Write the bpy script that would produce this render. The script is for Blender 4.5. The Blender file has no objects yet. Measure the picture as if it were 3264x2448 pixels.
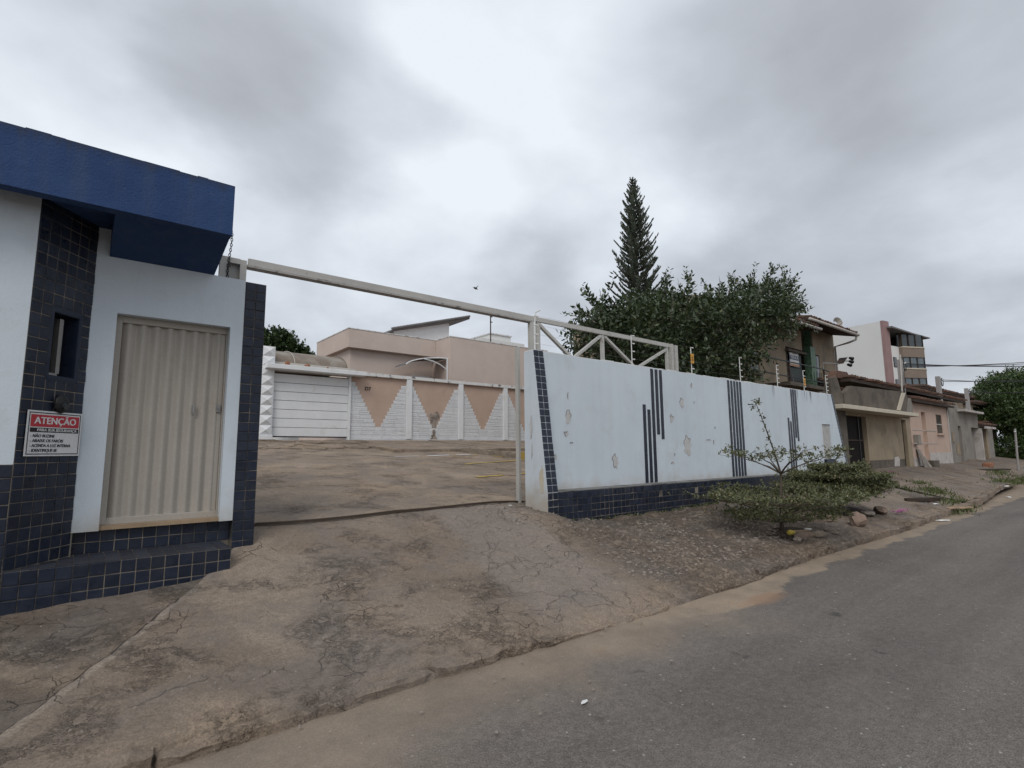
import bpy, bmesh, math, random
import numpy as np
from mathutils import Vector, Matrix, noise
rnd = random.Random(11)
npr = np.random.default_rng(5)
S = bpy.context.scene
C = bpy.context.collection

# ------------------------------------------------------------------ camera
def set_camera():
    cam = bpy.data.cameras.new('camera')
    cam.sensor_width = 36.0
    cam.lens = 18.627
    cam.clip_end = 4000
    cam.clip_start = 0.05
    o = bpy.data.objects.new('camera', cam)
    C.objects.link(o)
    ya, pi, ro = math.radians(50.861), math.radians(7.229), math.radians(-0.499)
    f = Vector((math.cos(pi)*math.cos(ya), math.cos(pi)*math.sin(ya), math.sin(pi)))
    r = Vector((math.sin(ya), -math.cos(ya), 0))
    u = r.cross(f)
    r2 = math.cos(ro)*r + math.sin(ro)*u
    u2 = -math.sin(ro)*r + math.cos(ro)*u
    m = Matrix((r2, u2, -f)).transposed().to_4x4()
    m.translation = Vector((0, 0, 1.55))
    o.matrix_world = m
    S.camera = o
set_camera()
S.view_settings.view_transform = 'Standard'
S.view_settings.look = 'None'
S.view_settings.exposure = 0.0
S.view_settings.gamma = 1.0
S.view_settings.use_curve_mapping = False
S.render.resolution_x, S.render.resolution_y = 1024, 768

# ------------------------------------------------------------------ node helpers
def N(nt, typ, ins=None, **at):
    n = nt.nodes.new(typ)
    for k, v in at.items():
        setattr(n, k, v)
    for k, v in (ins or {}).items():
        s = n.inputs[k]
        if hasattr(v, 'is_output'):
            nt.links.new(v, s)
        else:
            s.default_value = v
    return n
def col4(c): return (c[0], c[1], c[2], 1.0)
def ramp(nt, fac, stops, interp='LINEAR'):
    n = nt.nodes.new('ShaderNodeValToRGB')
    cr = n.color_ramp
    cr.interpolation = interp
    while len(cr.elements) < len(stops): cr.elements.new(0.5)
    for e, (p, c) in zip(cr.elements, stops):
        e.position = p
        e.color = col4(c) if not isinstance(c, (int, float)) else (c, c, c, 1)
    nt.links.new(fac, n.inputs[0])
    return n.outputs[0]
def mix(nt, fac, a, b, mode='MIX'):
    n = nt.nodes.new('ShaderNodeMix'); n.data_type = 'RGBA'; n.blend_type = mode
    for s, v in ((n.inputs[0], fac), (n.inputs[6], a), (n.inputs[7], b)):
        if hasattr(v, 'is_output'): nt.links.new(v, s)
        elif isinstance(v, (tuple, list)): s.default_value = col4(v)
        else: s.default_value = v
    return n.outputs[2]
def mth(nt, op, a, b=0.0, c=0.0, clamp=False):
    n = nt.nodes.new('ShaderNodeMath'); n.operation = op; n.use_clamp = clamp
    for s, v in zip(n.inputs, (a, b, c)):
        if hasattr(v, 'is_output'): nt.links.new(v, s)
        else: s.default_value = v
    return n.outputs[0]
def noi(nt, vec, scale, detail=5, rough=0.55, dist=0.0):
    return N(nt, 'ShaderNodeTexNoise', {'Vector': vec, 'Scale': scale, 'Detail': detail, 'Roughness': rough, 'Distortion': dist}).outputs[0]
def smooth(nt, x, a, b):
    n = N(nt, 'ShaderNodeMapRange', {0: x, 1: a, 2: b, 3: 0.0, 4: 1.0}, interpolation_type='SMOOTHSTEP')
    return n.outputs[0]

# ------------------------------------------------------------------ sky and sun
SUN_EL, SUN_AZ = math.radians(46), math.atan2(-0.55, -0.66)
def set_world():
    w = bpy.data.worlds.new('World'); S.world = w; w.use_nodes = True
    nt = w.node_tree; nt.nodes.clear()
    tc = N(nt, 'ShaderNodeTexCoord')
    d = N(nt, 'ShaderNodeVectorMath', {0: tc.outputs['Generated']}, operation='NORMALIZE').outputs[0]
    sp = N(nt, 'ShaderNodeSeparateXYZ', {0: d})
    zc = mth(nt, 'ADD', mth(nt, 'MAXIMUM', sp.outputs[2], 0.0), 0.30)
    pl = N(nt, 'ShaderNodeCombineXYZ', {0: mth(nt, 'DIVIDE', sp.outputs[0], zc), 1: mth(nt, 'DIVIDE', sp.outputs[1], zc), 2: 0.0}).outputs[0]
    n1 = noi(nt, pl, 1.05, 7, 0.53, 0.3)
    n2 = noi(nt, pl, 3.1, 6, 0.52, 0.15)
    wob = N(nt, 'ShaderNodeTexNoise', {'Vector': pl, 'Scale': 1.6, 'Detail': 5.0})
    dv = N(nt, 'ShaderNodeVectorMath', {0: wob.outputs[1], 1: (0.5, 0.5, 0.5)}, operation='SUBTRACT').outputs[0]
    dv = N(nt, 'ShaderNodeVectorMath', {0: dv, 3: 0.42}, operation='SCALE').outputs[0]
    dd = N(nt, 'ShaderNodeVectorMath', {0: d, 1: dv}, operation='ADD').outputs[0]
    dd = N(nt, 'ShaderNodeVectorMath', {0: dd}, operation='NORMALIZE').outputs[0]
    val = mth(nt, 'ADD', mth(nt, 'MULTIPLY', mth(nt, 'SUBTRACT', n1, 0.5), 1.3), mth(nt, 'MULTIPLY', mth(nt, 'SUBTRACT', n2, 0.5), 0.5))
    val = mth(nt, 'ADD', val, 0.56)
    # broad cloud masses: direction, cos outer, cos inner, weight
    for (dx, dy, dz, ro, ri, wt) in CLOUDS:
        v = Vector((dx, dy, dz)).normalized()
        dot = N(nt, 'ShaderNodeVectorMath', {0: dd, 1: tuple(v)}, operation='DOT_PRODUCT').outputs['Value']
        val = mth(nt, 'ADD', val, mth(nt, 'MULTIPLY', smooth(nt, dot, math.cos(math.radians(ro)), math.cos(math.radians(ri))), wt))
    c = ramp(nt, val, [(0.06, (0.43, 0.455, 0.50)), (0.32, (0.555, 0.59, 0.645)), (0.55, (0.71, 0.76, 0.83)), (0.80, (0.89, 0.94, 1.0))])
    c = mix(nt, 1.0, c, (10.0, 10.0, 10.0), 'MULTIPLY')
    sky = N(nt, 'ShaderNodeTexSky', sky_type='NISHITA', sun_disc=False, sun_elevation=SUN_EL, sun_rotation=math.pi/2 - SUN_AZ)
    c = mix(nt, 0.06, c, sky.outputs[0])
    bg = N(nt, 'ShaderNodeBackground', {0: c, 1: 0.1})
    out = N(nt, 'ShaderNodeOutputWorld', {0: bg.outputs[0]})
CLOUDS = [(0.25, 0.80, 0.54, 14, 4, -0.30), (0.07, 0.81, 0.62, 12, 3, -0.16), (0.48, 0.69, 0.54, 17, 4, 0.20), (0.46, 0.82, 0.35, 13, 3, 0.15), (-0.08, 0.89, 0.42, 14, 4, 0.14),
          (0.81, 0.30, 0.51, 14, 3, -0.20), (0.84, 0.10, 0.55, 14, 3, -0.14), (0.60, 0.74, 0.31, 8, 2, -0.13), (0.48, 0.55, 0.70, 14, 4, 0.14), (0.97, 0.12, 0.24, 30, 8, -0.14), (0.90, 0.38, 0.14, 18, 4, -0.14)]
set_world()
def set_sun():
    l = bpy.data.lights.new('sun', 'SUN'); l.energy = 1.5; l.angle = math.radians(28); l.color = (1.0, 0.955, 0.90)
    o = bpy.data.objects.new('sun', l); C.objects.link(o)
    d = Vector((math.cos(SUN_EL)*math.cos(SUN_AZ), math.cos(SUN_EL)*math.sin(SUN_AZ), math.sin(SUN_EL)))
    o.rotation_euler = d.to_track_quat('Z', 'Y').to_euler()
    o.location = (0, -4, 12)
set_sun()

# ------------------------------------------------------------------ materials
def base_mat(name):
    m = bpy.data.materials.new(name); m.use_nodes = True
    nt = m.node_tree; nt.nodes.clear()
    b = nt.nodes.new('ShaderNodeBsdfPrincipled')
    N(nt, 'ShaderNodeOutputMaterial', {0: b.outputs[0]})
    pos = N(nt, 'ShaderNodeNewGeometry').outputs['Position']
    return m, nt, b, pos
def setc(nt, b, c): 
    if hasattr(c, 'is_output'): nt.links.new(c, b.inputs['Base Color'])
    else: b.inputs['Base Color'].default_value = col4(c)
def bump(nt, b, h, strength, dist=0.01):
    n = N(nt, 'ShaderNodeBump', {'Strength': strength, 'Distance': dist, 'Height': h})
    nt.links.new(n.outputs[0], b.inputs['Normal'])
def mat(name, c, rough=0.8, var=0.18, vs=2.5, c2=None, s2=1.3, t2=(0.52, 0.68), bs=60, bst=0.25, bd=0.004, spec=0.3, metal=0.0, orand=0.0, fine=0.10):
    m, nt, b, p = base_mat(name)
    n1 = noi(nt, p, vs, 6, 0.6)
    cc = ramp(nt, n1, [(0.25, tuple(x*(1-var) for x in c)), (0.75, tuple(x*(1+var) for x in c))])
    if c2:
        f = ramp(nt, noi(nt, p, s2, 7, 0.62, 0.3), [(t2[0], 0.0), (t2[1], 1.0)])
        cc = mix(nt, f, cc, c2)
    nf = noi(nt, p, 45, 3, 0.7)
    cc = mix(nt, 1.0, cc, ramp(nt, nf, [(0.2, 1-fine), (0.8, 1+fine)]), 'MULTIPLY')
    if orand:
        r = N(nt, 'ShaderNodeObjectInfo').outputs['Random']
        cc = mix(nt, 1.0, cc, ramp(nt, r, [(0.0, 1-orand), (1.0, 1+orand)]), 'MULTIPLY')
    setc(nt, b, cc)
    b.inputs['Roughness'].default_value = rough
    b.inputs['Specular IOR Level'].default_value = spec
    b.inputs['Metallic'].default_value = metal
    if bst: bump(nt, b, noi(nt, p, bs, 4, 0.6), bst, bd)
    return m

def wall_paint():
    # pale blue limewash: roller stipple, faint patches, run marks under the coping at the far end, damp foot
    m, nt, b, p = base_mat('pale_blue_paint')
    sp = N(nt, 'ShaderNodeSeparateXYZ', {0: p})
    c = ramp(nt, noi(nt, p, 0.9, 6, 0.6), [(0.3, (0.51, 0.562, 0.607)), (0.7, (0.57, 0.625, 0.668))])
    c = mix(nt, ramp(nt, noi(nt, p, 3.3, 8, 0.65), [(0.56, 0.0), (0.72, 0.6)]), c, (0.46, 0.50, 0.515))
    st = N(nt, 'ShaderNodeMapping', {0: p, 3: (9.0, 9.0, 0.55)}).outputs[0]
    drip = ramp(nt, noi(nt, st, 1.0, 4, 0.6), [(0.53, 0.0), (0.66, 1.0)])
    drip = mth(nt, 'MULTIPLY', drip, smooth(nt, sp.outputs[2], 2.72, 3.15))
    drip = mth(nt, 'MULTIPLY', drip, smooth(nt, sp.outputs[0], 11.5, 15.5))
    c = mix(nt, mth(nt, 'MULTIPLY', drip, 0.85), c, (0.07, 0.07, 0.065))
    st2 = N(nt, 'ShaderNodeMapping', {0: p, 3: (5.0, 5.0, 0.35)}).outputs[0]
    c = mix(nt, mth(nt, 'MULTIPLY', ramp(nt, noi(nt, st2, 1.0, 5, 0.6), [(0.48, 0.0), (0.72, 1.0)]), 0.2), c, (0.39, 0.425, 0.435))
    foot = mth(nt, 'ADD', sp.outputs[2], mth(nt, 'MULTIPLY', noi(nt, p, 4.0, 5), 0.5))
    c = mix(nt, mth(nt, 'MULTIPLY', smooth(nt, foot, 1.42, 0.95), 0.75), c, (0.36, 0.30, 0.225))
    setc(nt, b, c)
    b.inputs['Roughness'].default_value = 0.85
    b.inputs['Specular IOR Level'].default_value = 0.2
    h = mth(nt, 'ADD', noi(nt, p, 90, 3, 0.6), mth(nt, 'MULTIPLY', noi(nt, p, 6, 4), 1.5))
    bump(nt, b, h, 0.35, 0.006)
    return m
def fascia_paint():
    m, nt, b, p = base_mat('royal_blue_plaster')
    st = N(nt, 'ShaderNodeMapping', {0: p, 3: (7.0, 7.0, 0.6)}).outputs[0]
    c = ramp(nt, noi(nt, p, 1.3, 6, 0.6), [(0.3, (0.018, 0.045, 0.128)), (0.7, (0.028, 0.062, 0.158))])
    c = mix(nt, ramp(nt, noi(nt, st, 1.0, 5, 0.6), [(0.46, 0.0), (0.72, 0.55)]), c, (0.050, 0.078, 0.145))
    c = mix(nt, ramp(nt, noi(nt, p, 9, 6, 0.7), [(0.62, 0.0), (0.70, 0.5)]), c, (0.075, 0.10, 0.16))
    z = N(nt, 'ShaderNodeSeparateXYZ', {0: p}).outputs[2]
    grime = smooth(nt, mth(nt, 'ADD', z, mth(nt, 'MULTIPLY', noi(nt, st, 2.0, 5, 0.65), 0.22)), 4.18, 4.30)
    c = mix(nt, mth(nt, 'MULTIPLY', grime, 0.6), c, (0.030, 0.036, 0.050))
    setc(nt, b, c); b.inputs['Roughness'].default_value = 0.78; b.inputs['Specular IOR Level'].default_value = 0.25
    bump(nt, b, mth(nt, 'ADD', noi(nt, p, 55, 4, 0.65), mth(nt, 'MULTIPLY', noi(nt, p, 5, 4), 2.0)), 0.6, 0.010)
    return m
def tile_mat(name, c, rough=0.22):
    m, nt, b, p = base_mat(name)
    r = N(nt, 'ShaderNodeObjectInfo').outputs['Random']
    cc = ramp(nt, r, [(0.0, tuple(x*0.78 for x in c)), (0.5, c), (1.0, (c[0]*1.28, c[1]*1.28, c[2]*1.28))])
    dust = ramp(nt, noi(nt, p, 7.0, 6, 0.65), [(0.45, 0.0), (0.8, 0.35)])
    cc = mix(nt, dust, cc, (0.055, 0.056, 0.066))
    setc(nt, b, cc)
    rr = ramp(nt, noi(nt, p, 12, 4), [(0.3, rough), (0.75, rough+0.3)])
    nt.links.new(rr, b.inputs['Roughness'])
    b.inputs['Specular IOR Level'].default_value = 0.3
    bump(nt, b, noi(nt, p, 14, 3), 0.12, 0.004)
    return m
def leaf_mat(name, c1, c2, c3=None, trans=0.12):
    m, nt, b, p = base_mat(name)
    g = nt.nodes.new('ShaderNodeNewGeometry')
    stops = [(0.0, c1), (0.7, c2)]
    if c3: stops.append((0.93, c2)); stops.append((1.0, c3))
    c = ramp(nt, g.outputs['Random Per Island'], stops)
    setc(nt, b, c)
    b.inputs['Roughness'].default_value = 0.42
    b.inputs['Specular IOR Level'].default_value = 0.4
    out = [n for n in nt.nodes if n.type == 'OUTPUT_MATERIAL'][0]
    t = N(nt, 'ShaderNodeBsdfTranslucent', {0: mix(nt, 1.0, c, (1.2, 1.3, 0.7), 'MULTIPLY')})
    ms = N(nt, 'ShaderNodeMixShader', {0: trans, 1: b.outputs[0], 2: t.outputs[0]})
    nt.links.new(ms.outputs[0], out.inputs[0])
    return m
def asphalt():
    m, nt, b, p = base_mat('asphalt')
    sp = N(nt, 'ShaderNodeSeparateXYZ', {0: p})
    c = ramp(nt, noi(nt, p, 0.45, 7, 0.6), [(0.3, (0.104, 0.092, 0.083)), (0.7, (0.150, 0.132, 0.118))])
    c = mix(nt, ramp(nt, noi(nt, p, 1.7, 6, 0.6, 0.5), [(0.52, 0.0), (0.75, 0.55)]), c, (0.165, 0.14, 0.122))
    tr = N(nt, 'ShaderNodeMapping', {0: p, 3: (0.10, 1.1, 1.0)}).outputs[0]
    c = mix(nt, 1.0, c, ramp(nt, noi(nt, tr, 1.0, 5, 0.6), [(0.32, 0.80), (0.68, 1.22)]), 'MULTIPLY')
    wv_ = N(nt, 'ShaderNodeTexNoise', {'Vector': p, 'Scale': 2.1, 'Detail': 5.0})
    pw_ = N(nt, 'ShaderNodeVectorMath', {0: p, 1: N(nt, 'ShaderNodeVectorMath', {0: wv_.outputs[1], 3: 0.6}, operation='SCALE').outputs[0]}, operation='ADD').outputs[0]
    vc = N(nt, 'ShaderNodeTexVoronoi', {'Vector': pw_, 'Scale': 0.7}, feature='DISTANCE_TO_EDGE').outputs['Distance']
    hair = mth(nt, 'MULTIPLY', ramp(nt, vc, [(0.001, 1.0), (0.006, 0.0)]), ramp(nt, noi(nt, p, 0.6, 4), [(0.52, 0.0), (0.60, 0.6)]))
    c = mix(nt, hair, c, (0.17, 0.15, 0.13))
    # aggregate
    v = N(nt, 'ShaderNodeTexVoronoi', {'Vector': p, 'Scale': 75.0})
    ag = ramp(nt, v.outputs['Distance'], [(0.0, 1.0), (0.28, 0.55), (0.6, 0.0)])
    sel = ramp(nt, N(nt, 'ShaderNodeSeparateColor', {0: v.outputs['Color']}).outputs[0], [(0.55, 0.0), (1.0, 1.0)])
    c = mix(nt, mth(nt, 'MULTIPLY', mth(nt, 'MULTIPLY', ag, sel), 0.5), c, (0.25, 0.235, 0.22))
    v2 = N(nt, 'ShaderNodeTexVoronoi', {'Vector': p, 'Scale': 17.0})
    sel2 = ramp(nt, N(nt, 'ShaderNodeSeparateColor', {0: v2.outputs['Color']}).outputs[1], [(0.80, 0.0), (0.84, 1.0)])
    chip = mth(nt, 'MULTIPLY', ramp(nt, v2.outputs['Distance'], [(0.10, 1.0), (0.17, 0.0)]), sel2)
    c = mix(nt, mth(nt, 'MULTIPLY', chip, 0.55), c, (0.42, 0.40, 0.37))
    fn = noi(nt, p, 130, 3, 0.8)
    c = mix(nt, 1.0, c, ramp(nt, fn, [(0.28, 0.42), (0.72, 1.65)]), 'MULTIPLY')
    c = mix(nt, 1.0, c, ramp(nt, noi(nt, p, 22, 5, 0.7), [(0.28, 0.78), (0.72, 1.22)]), 'MULTIPLY')
    # sand washed along the kerb, wandering edge, wider lobe near x=5
    lobe = mth(nt, 'MULTIPLY', smooth(nt, mth(nt, 'ABSOLUTE', mth(nt, 'SUBTRACT', sp.outputs[0], 5.5)), 1.3, 0.2), 0.45)
    near = mth(nt, 'MULTIPLY', smooth(nt, sp.outputs[0], 3.2, -0.5), 0.5)
    e = mth(nt, 'ADD', mth(nt, 'ADD', sp.outputs[1], mth(nt, 'MULTIPLY', mth(nt, 'SUBTRACT', noi(nt, p, 1.3, 7, 0.6, 0.4), 0.5), 1.1)), mth(nt, 'ADD', lobe, near))
    soft = smooth(nt, e, 2.35, 3.2)
    hard = smooth(nt, mth(nt, 'ADD', mth(nt, 'MULTIPLY', e, 0.55), mth(nt, 'MULTIPLY', sp.outputs[1], 0.45)), 3.0, 3.09)
    sand = mix(nt, smooth(nt, sp.outputs[0], 4.0, 5.6), soft, hard)
    sc = ramp(nt, noi(nt, p, 2.2, 6, 0.6), [(0.3, (0.20, 0.155, 0.114)), (0.62, (0.29, 0.228, 0.168)), (0.82, (0.28, 0.185, 0.118))])
    sc = mix(nt, 1.0, sc, ramp(nt, noi(nt, p, 70, 3, 0.7), [(0.3, 0.82), (0.7, 1.15)]), 'MULTIPLY')
    c = mix(nt, mth(nt, 'MULTIPLY', sand, mth(nt, 'ADD', 0.62, mth(nt, 'MULTIPLY', smooth(nt, sp.outputs[0], 2.0, 5.0), 0.32))), c, sc)
    # red clay puddle stain
    dx = mth(nt, 'MULTIPLY', mth(nt, 'SUBTRACT', sp.outputs[0], 5.75), 1.5)
    dy = mth(nt, 'MULTIPLY', mth(nt, 'SUBTRACT', sp.outputs[1], 2.85), 4.2)
    rr = mth(nt, 'ADD', mth(nt, 'SQRT', mth(nt, 'ADD', mth(nt, 'MULTIPLY', dx, dx), mth(nt, 'MULTIPLY', dy, dy))), mth(nt, 'MULTIPLY', noi(nt, p, 3.0, 5), 0.5))
    c = mix(nt, mth(nt, 'MULTIPLY', smooth(nt, rr, 1.0, 0.55), 0.6), c, (0.26, 0.16, 0.10))
    # oil spots, fine cracks
    c = mix(nt, ramp(nt, noi(nt, p, 2.9, 4, 0.5), [(0.69, 0.0), (0.75, 0.6)]), c, (0.04, 0.037, 0.035))
    setc(nt, b, c)
    b.inputs['Roughness'].default_value = 0.88
    b.inputs['Specular IOR Level'].default_value = 0.25
    h = mth(nt, 'ADD', mth(nt, 'MULTIPLY', ag, 0.6), mth(nt, 'MULTIPLY', noi(nt, p, 28, 5, 0.7), 0.9))
    h = mth(nt, 'MULTIPLY', h, mth(nt, 'SUBTRACT', 1.0, mth(nt, 'MULTIPLY', sand, 0.7)))
    bump(nt, b, h, 0.8, 0.010)
    return m
def concrete_ground(name, inner=False):
    m, nt, b, p = base_mat(name)
    sp = N(nt, 'ShaderNodeSeparateXYZ', {0: p})
    X, Y = sp.outputs[0], sp.outputs[1]
    c = ramp(nt, noi(nt, p, 0.75, 8, 0.62, 0.4), [(0.28, (0.155, 0.124, 0.098)), (0.5, (0.212, 0.170, 0.132)), (0.72, (0.275, 0.225, 0.178))])
    c = mix(nt, ramp(nt, noi(nt, p, 1.6, 8, 0.66, 0.6), [(0.52, 0.0), (0.68, 0.42)]), c, (0.135, 0.115, 0.100))
    c = mix(nt, ramp(nt, noi(nt, p, 0.55, 5, 0.6), [(0.54, 0.0), (0.70, 0.6)]), c, (0.255, 0.185, 0.128))
    if inner: c = mix(nt, 1.0, c, (1.32, 1.30, 1.25), 'MULTIPLY')
    if not inner:
        # pale trowelled lane, dirty pavement left of the joint, dust along the kerb
        lw = mth(nt, 'ADD', X, mth(nt, 'ADD', mth(nt, 'MULTIPLY', mth(nt, 'SUBTRACT', noi(nt, p, 1.5, 6, 0.6), 0.5), 0.8), mth(nt, 'MULTIPLY', mth(nt, 'SUBTRACT', Y, 5.0), -0.18)))
        lane = mth(nt, 'MULTIPLY', smooth(nt, lw, 3.45, 3.8), smooth(nt, lw, 5.05, 4.75))
        c = mix(nt, mth(nt, 'MULTIPLY', lane, 0.7), c, (0.245, 0.21, 0.178))
        pl2 = smooth(nt, mth(nt, 'ADD', mth(nt, 'ABSOLUTE', mth(nt, 'SUBTRACT', lw, 1.35)), mth(nt, 'MULTIPLY', mth(nt, 'ABSOLUTE', mth(nt, 'SUBTRACT', Y, 5.4)), 0.45)), 0.75, 0.45)
        c = mix(nt, mth(nt, 'MULTIPLY', pl2, 0.7), c, (0.285, 0.235, 0.182))
        L = mth(nt, 'SUBTRACT', X, mth(nt, 'ADD', 1.22, mth(nt, 'MULTIPLY', mth(nt, 'SUBTRACT', Y, 6.21), 0.647)))
        leftm = smooth(nt, L, 0.03, -0.06)
        lc = ramp(nt, noi(nt, p, 1.3, 7, 0.65), [(0.36, (0.085, 0.069, 0.055)), (0.52, (0.145, 0.117, 0.091)), (0.66, (0.26, 0.208, 0.156))])
        c = mix(nt, mth(nt, 'MULTIPLY', leftm, 0.8), c, lc)
        Lw = mth(nt, 'ADD', L, mth(nt, 'MULTIPLY', mth(nt, 'SUBTRACT', noi(nt, p, 5.0, 4), 0.5), 0.05))
        jl = mth(nt, 'MULTIPLY', smooth(nt, mth(nt, 'ABSOLUTE', mth(nt, 'SUBTRACT', Lw, 0.05)), 0.055, 0.015), 0.75)
        c = mix(nt, jl, c, (0.31, 0.265, 0.215))
        jd = smooth(nt, mth(nt, 'ABSOLUTE', Lw), 0.028, 0.010)
        c = mix(nt, jd, c, (0.035, 0.030, 0.026))
        dust = smooth(nt, mth(nt, 'ADD', Y, mth(nt, 'MULTIPLY', noi(nt, p, 1.8, 6), 0.9)), 4.35, 3.85)
        c = mix(nt, mth(nt, 'MULTIPLY', dust, 0.6), c, (0.265, 0.205, 0.150))
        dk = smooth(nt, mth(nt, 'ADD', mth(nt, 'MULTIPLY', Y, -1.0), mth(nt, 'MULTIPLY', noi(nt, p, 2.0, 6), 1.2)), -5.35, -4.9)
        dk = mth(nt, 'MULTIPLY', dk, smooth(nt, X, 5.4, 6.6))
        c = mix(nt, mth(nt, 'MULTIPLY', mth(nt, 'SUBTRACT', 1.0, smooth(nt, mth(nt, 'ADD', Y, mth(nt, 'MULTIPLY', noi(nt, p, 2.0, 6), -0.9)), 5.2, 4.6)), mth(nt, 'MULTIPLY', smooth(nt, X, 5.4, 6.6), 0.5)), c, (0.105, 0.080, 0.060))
        ps = N(nt, 'ShaderNodeMapping', {0: p, 2: (0, 0, -0.15), 3: (1.4, 6.5, 1.0)}).outputs[0]
        stk = mth(nt, 'MULTIPLY', ramp(nt, noi(nt, ps, 1.3, 6, 0.65, 0.3), [(0.56, 0.0), (0.60, 1.0)]), mth(nt, 'MULTIPLY', smooth(nt, X, 5.6, 7.0), smooth(nt, Y, 4.3, 4.9)))
        c = mix(nt, mth(nt, 'MULTIPLY', stk, 0.75), c, (0.255, 0.215, 0.170))
        j2 = mth(nt, 'MULTIPLY', smooth(nt, mth(nt, 'ABSOLUTE', mth(nt, 'SUBTRACT', mth(nt, 'ADD', Y, mth(nt, 'MULTIPLY', noi(nt, p, 3.0, 4), 0.05)), 4.86)), 0.020, 0.006), smooth(nt, X, 6.3, 6.6))
        c = mix(nt, mth(nt, 'MULTIPLY', j2, 0.8), c, (0.045, 0.038, 0.032))
    # cracks
    wv = N(nt, 'ShaderNodeTexNoise', {'Vector': p, 'Scale': 3.2, 'Detail': 5.0})
    pv = N(nt, 'ShaderNodeVectorMath', {0: p, 1: N(nt, 'ShaderNodeVectorMath', {0: wv.outputs[1], 3: 0.42}, operation='SCALE').outputs[0]}, operation='ADD').outputs[0]
    flat = N(nt, 'ShaderNodeMapping', {0: pv, 3: (1.0, 1.0, 0.2)}).outputs[0]
    v1 = N(nt, 'ShaderNodeTexVoronoi', {'Vector': flat, 'Scale': 1.25}, feature='DISTANCE_TO_EDGE').outputs['Distance']
    v2 = N(nt, 'ShaderNodeTexVoronoi', {'Vector': flat, 'Scale': 4.2}, feature='DISTANCE_TO_EDGE').outputs['Distance']
    k1 = mth(nt, 'MULTIPLY', ramp(nt, v1, [(0.0015, 1.0), (0.0075, 0.0)]), ramp(nt, noi(nt, p, 1.4, 4), [(0.52, 0.0), (0.62, 0.5)]))
    k2 = mth(nt, 'MULTIPLY', ramp(nt, v2, [(0.003, 1.0), (0.018, 0.0)]), ramp(nt, noi(nt, p, 1.1, 5, 0.6), [(0.55, 0.0), (0.63, 0.8)]))
    crack = mth(nt, 'MAXIMUM', k1, k2)
    if not inner:
        v4 = N(nt, 'ShaderNodeTexVoronoi', {'Vector': flat, 'Scale': 2.6}, feature='DISTANCE_TO_EDGE').outputs['Distance']
        k4 = mth(nt, 'MULTIPLY', ramp(nt, v4, [(0.002, 1.0), (0.012, 0.0)]), mth(nt, 'MULTIPLY', lane, ramp(nt, noi(nt, p, 1.7, 4), [(0.42, 0.0), (0.55, 0.5)])))
        crack = mth(nt, 'MAXIMUM', crack, k4)
    # flaked screed: broken terraces
    sp_n = noi(nt, p, 7.5, 9, 0.70, 0.15)
    zone = ramp(nt, noi(nt, p, 1.25, 5, 0.6, 0.3), [(0.50, 0.0), (0.62, 1.0)])
    if not inner:
        zone = mth(nt, 'MAXIMUM', mth(nt, 'MULTIPLY', zone, mth(nt, 'SUBTRACT', 1.0, lane)), mth(nt, 'MULTIPLY', smooth(nt, mth(nt, 'ADD', lw, mth(nt, 'MULTIPLY', Y, 0.0)), 5.0, 5.7), smooth(nt, X, 12.5, 9.5)))
    flake = ramp(nt, sp_n, [(0.44, 0.0), (0.47, 0.4), (0.50, 0.45), (0.53, 0.8), (0.56, 0.85), (0.60, 1.0)])
    fl = mth(nt, 'MULTIPLY', flake, zone)
    edge = mth(nt, 'MULTIPLY', ramp(nt, sp_n, [(0.435, 0.0), (0.455, 1.0), (0.475, 0.0), (0.505, 0.0), (0.517, 0.8), (0.53, 0.0)]), zone)
    c = mix(nt, mth(nt, 'MULTIPLY', edge, 0.6), c, (0.055, 0.045, 0.038))
    c = mix(nt, mth(nt, 'MULTIPLY', crack, 0.85), c, (0.055, 0.045, 0.037))
    fn = noi(nt, p, 70, 5, 0.8)
    c = mix(nt, 1.0, c, ramp(nt, fn, [(0.28, 0.48), (0.72, 1.5)]), 'MULTIPLY')
    v3 = N(nt, 'ShaderNodeTexVoronoi', {'Vector': p, 'Scale': 26.0})
    s3 = ramp(nt, N(nt, 'ShaderNodeSeparateColor', {0: v3.outputs['Color']}).outputs[0], [(0.82, 0.0), (0.86, 1.0)])
    c = mix(nt, mth(nt, 'MULTIPLY', mth(nt, 'MULTIPLY', ramp(nt, v3.outputs['Distance'], [(0.10, 1.0), (0.2, 0.0)]), s3), mth(nt, 'MULTIPLY', zone, 0.6)), c, (0.30, 0.27, 0.235))
    c = mix(nt, ramp(nt, noi(nt, p, 0.9, 7, 0.62, 0.5), [(0.44, 0.0), (0.60, 0.75)]), c, mix(nt, 0.35, (0.165, 0.148, 0.137), c))
    c = mix(nt, 1.0, c, (0.90, 0.885, 0.885), 'MULTIPLY')
    c = mix(nt, 1.0, c, ramp(nt, noi(nt, p, 15, 6, 0.72, 0.6), [(0.28, 0.78), (0.5, 1.0), (0.72, 1.18)]), 'MULTIPLY')
    setc(nt, b, c)
    b.inputs['Roughness'].default_value = 0.92
    b.inputs['Specular IOR Level'].default_value = 0.2
    h = mth(nt, 'ADD', mth(nt, 'MULTIPLY', fl, 1.6), mth(nt, 'MULTIPLY', noi(nt, p, 34, 6, 0.72), 0.55))
    h = mth(nt, 'SUBTRACT', h, mth(nt, 'MULTIPLY', crack, 1.2))
    bump(nt, b, h, 1.0, 0.016)
    return m

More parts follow.
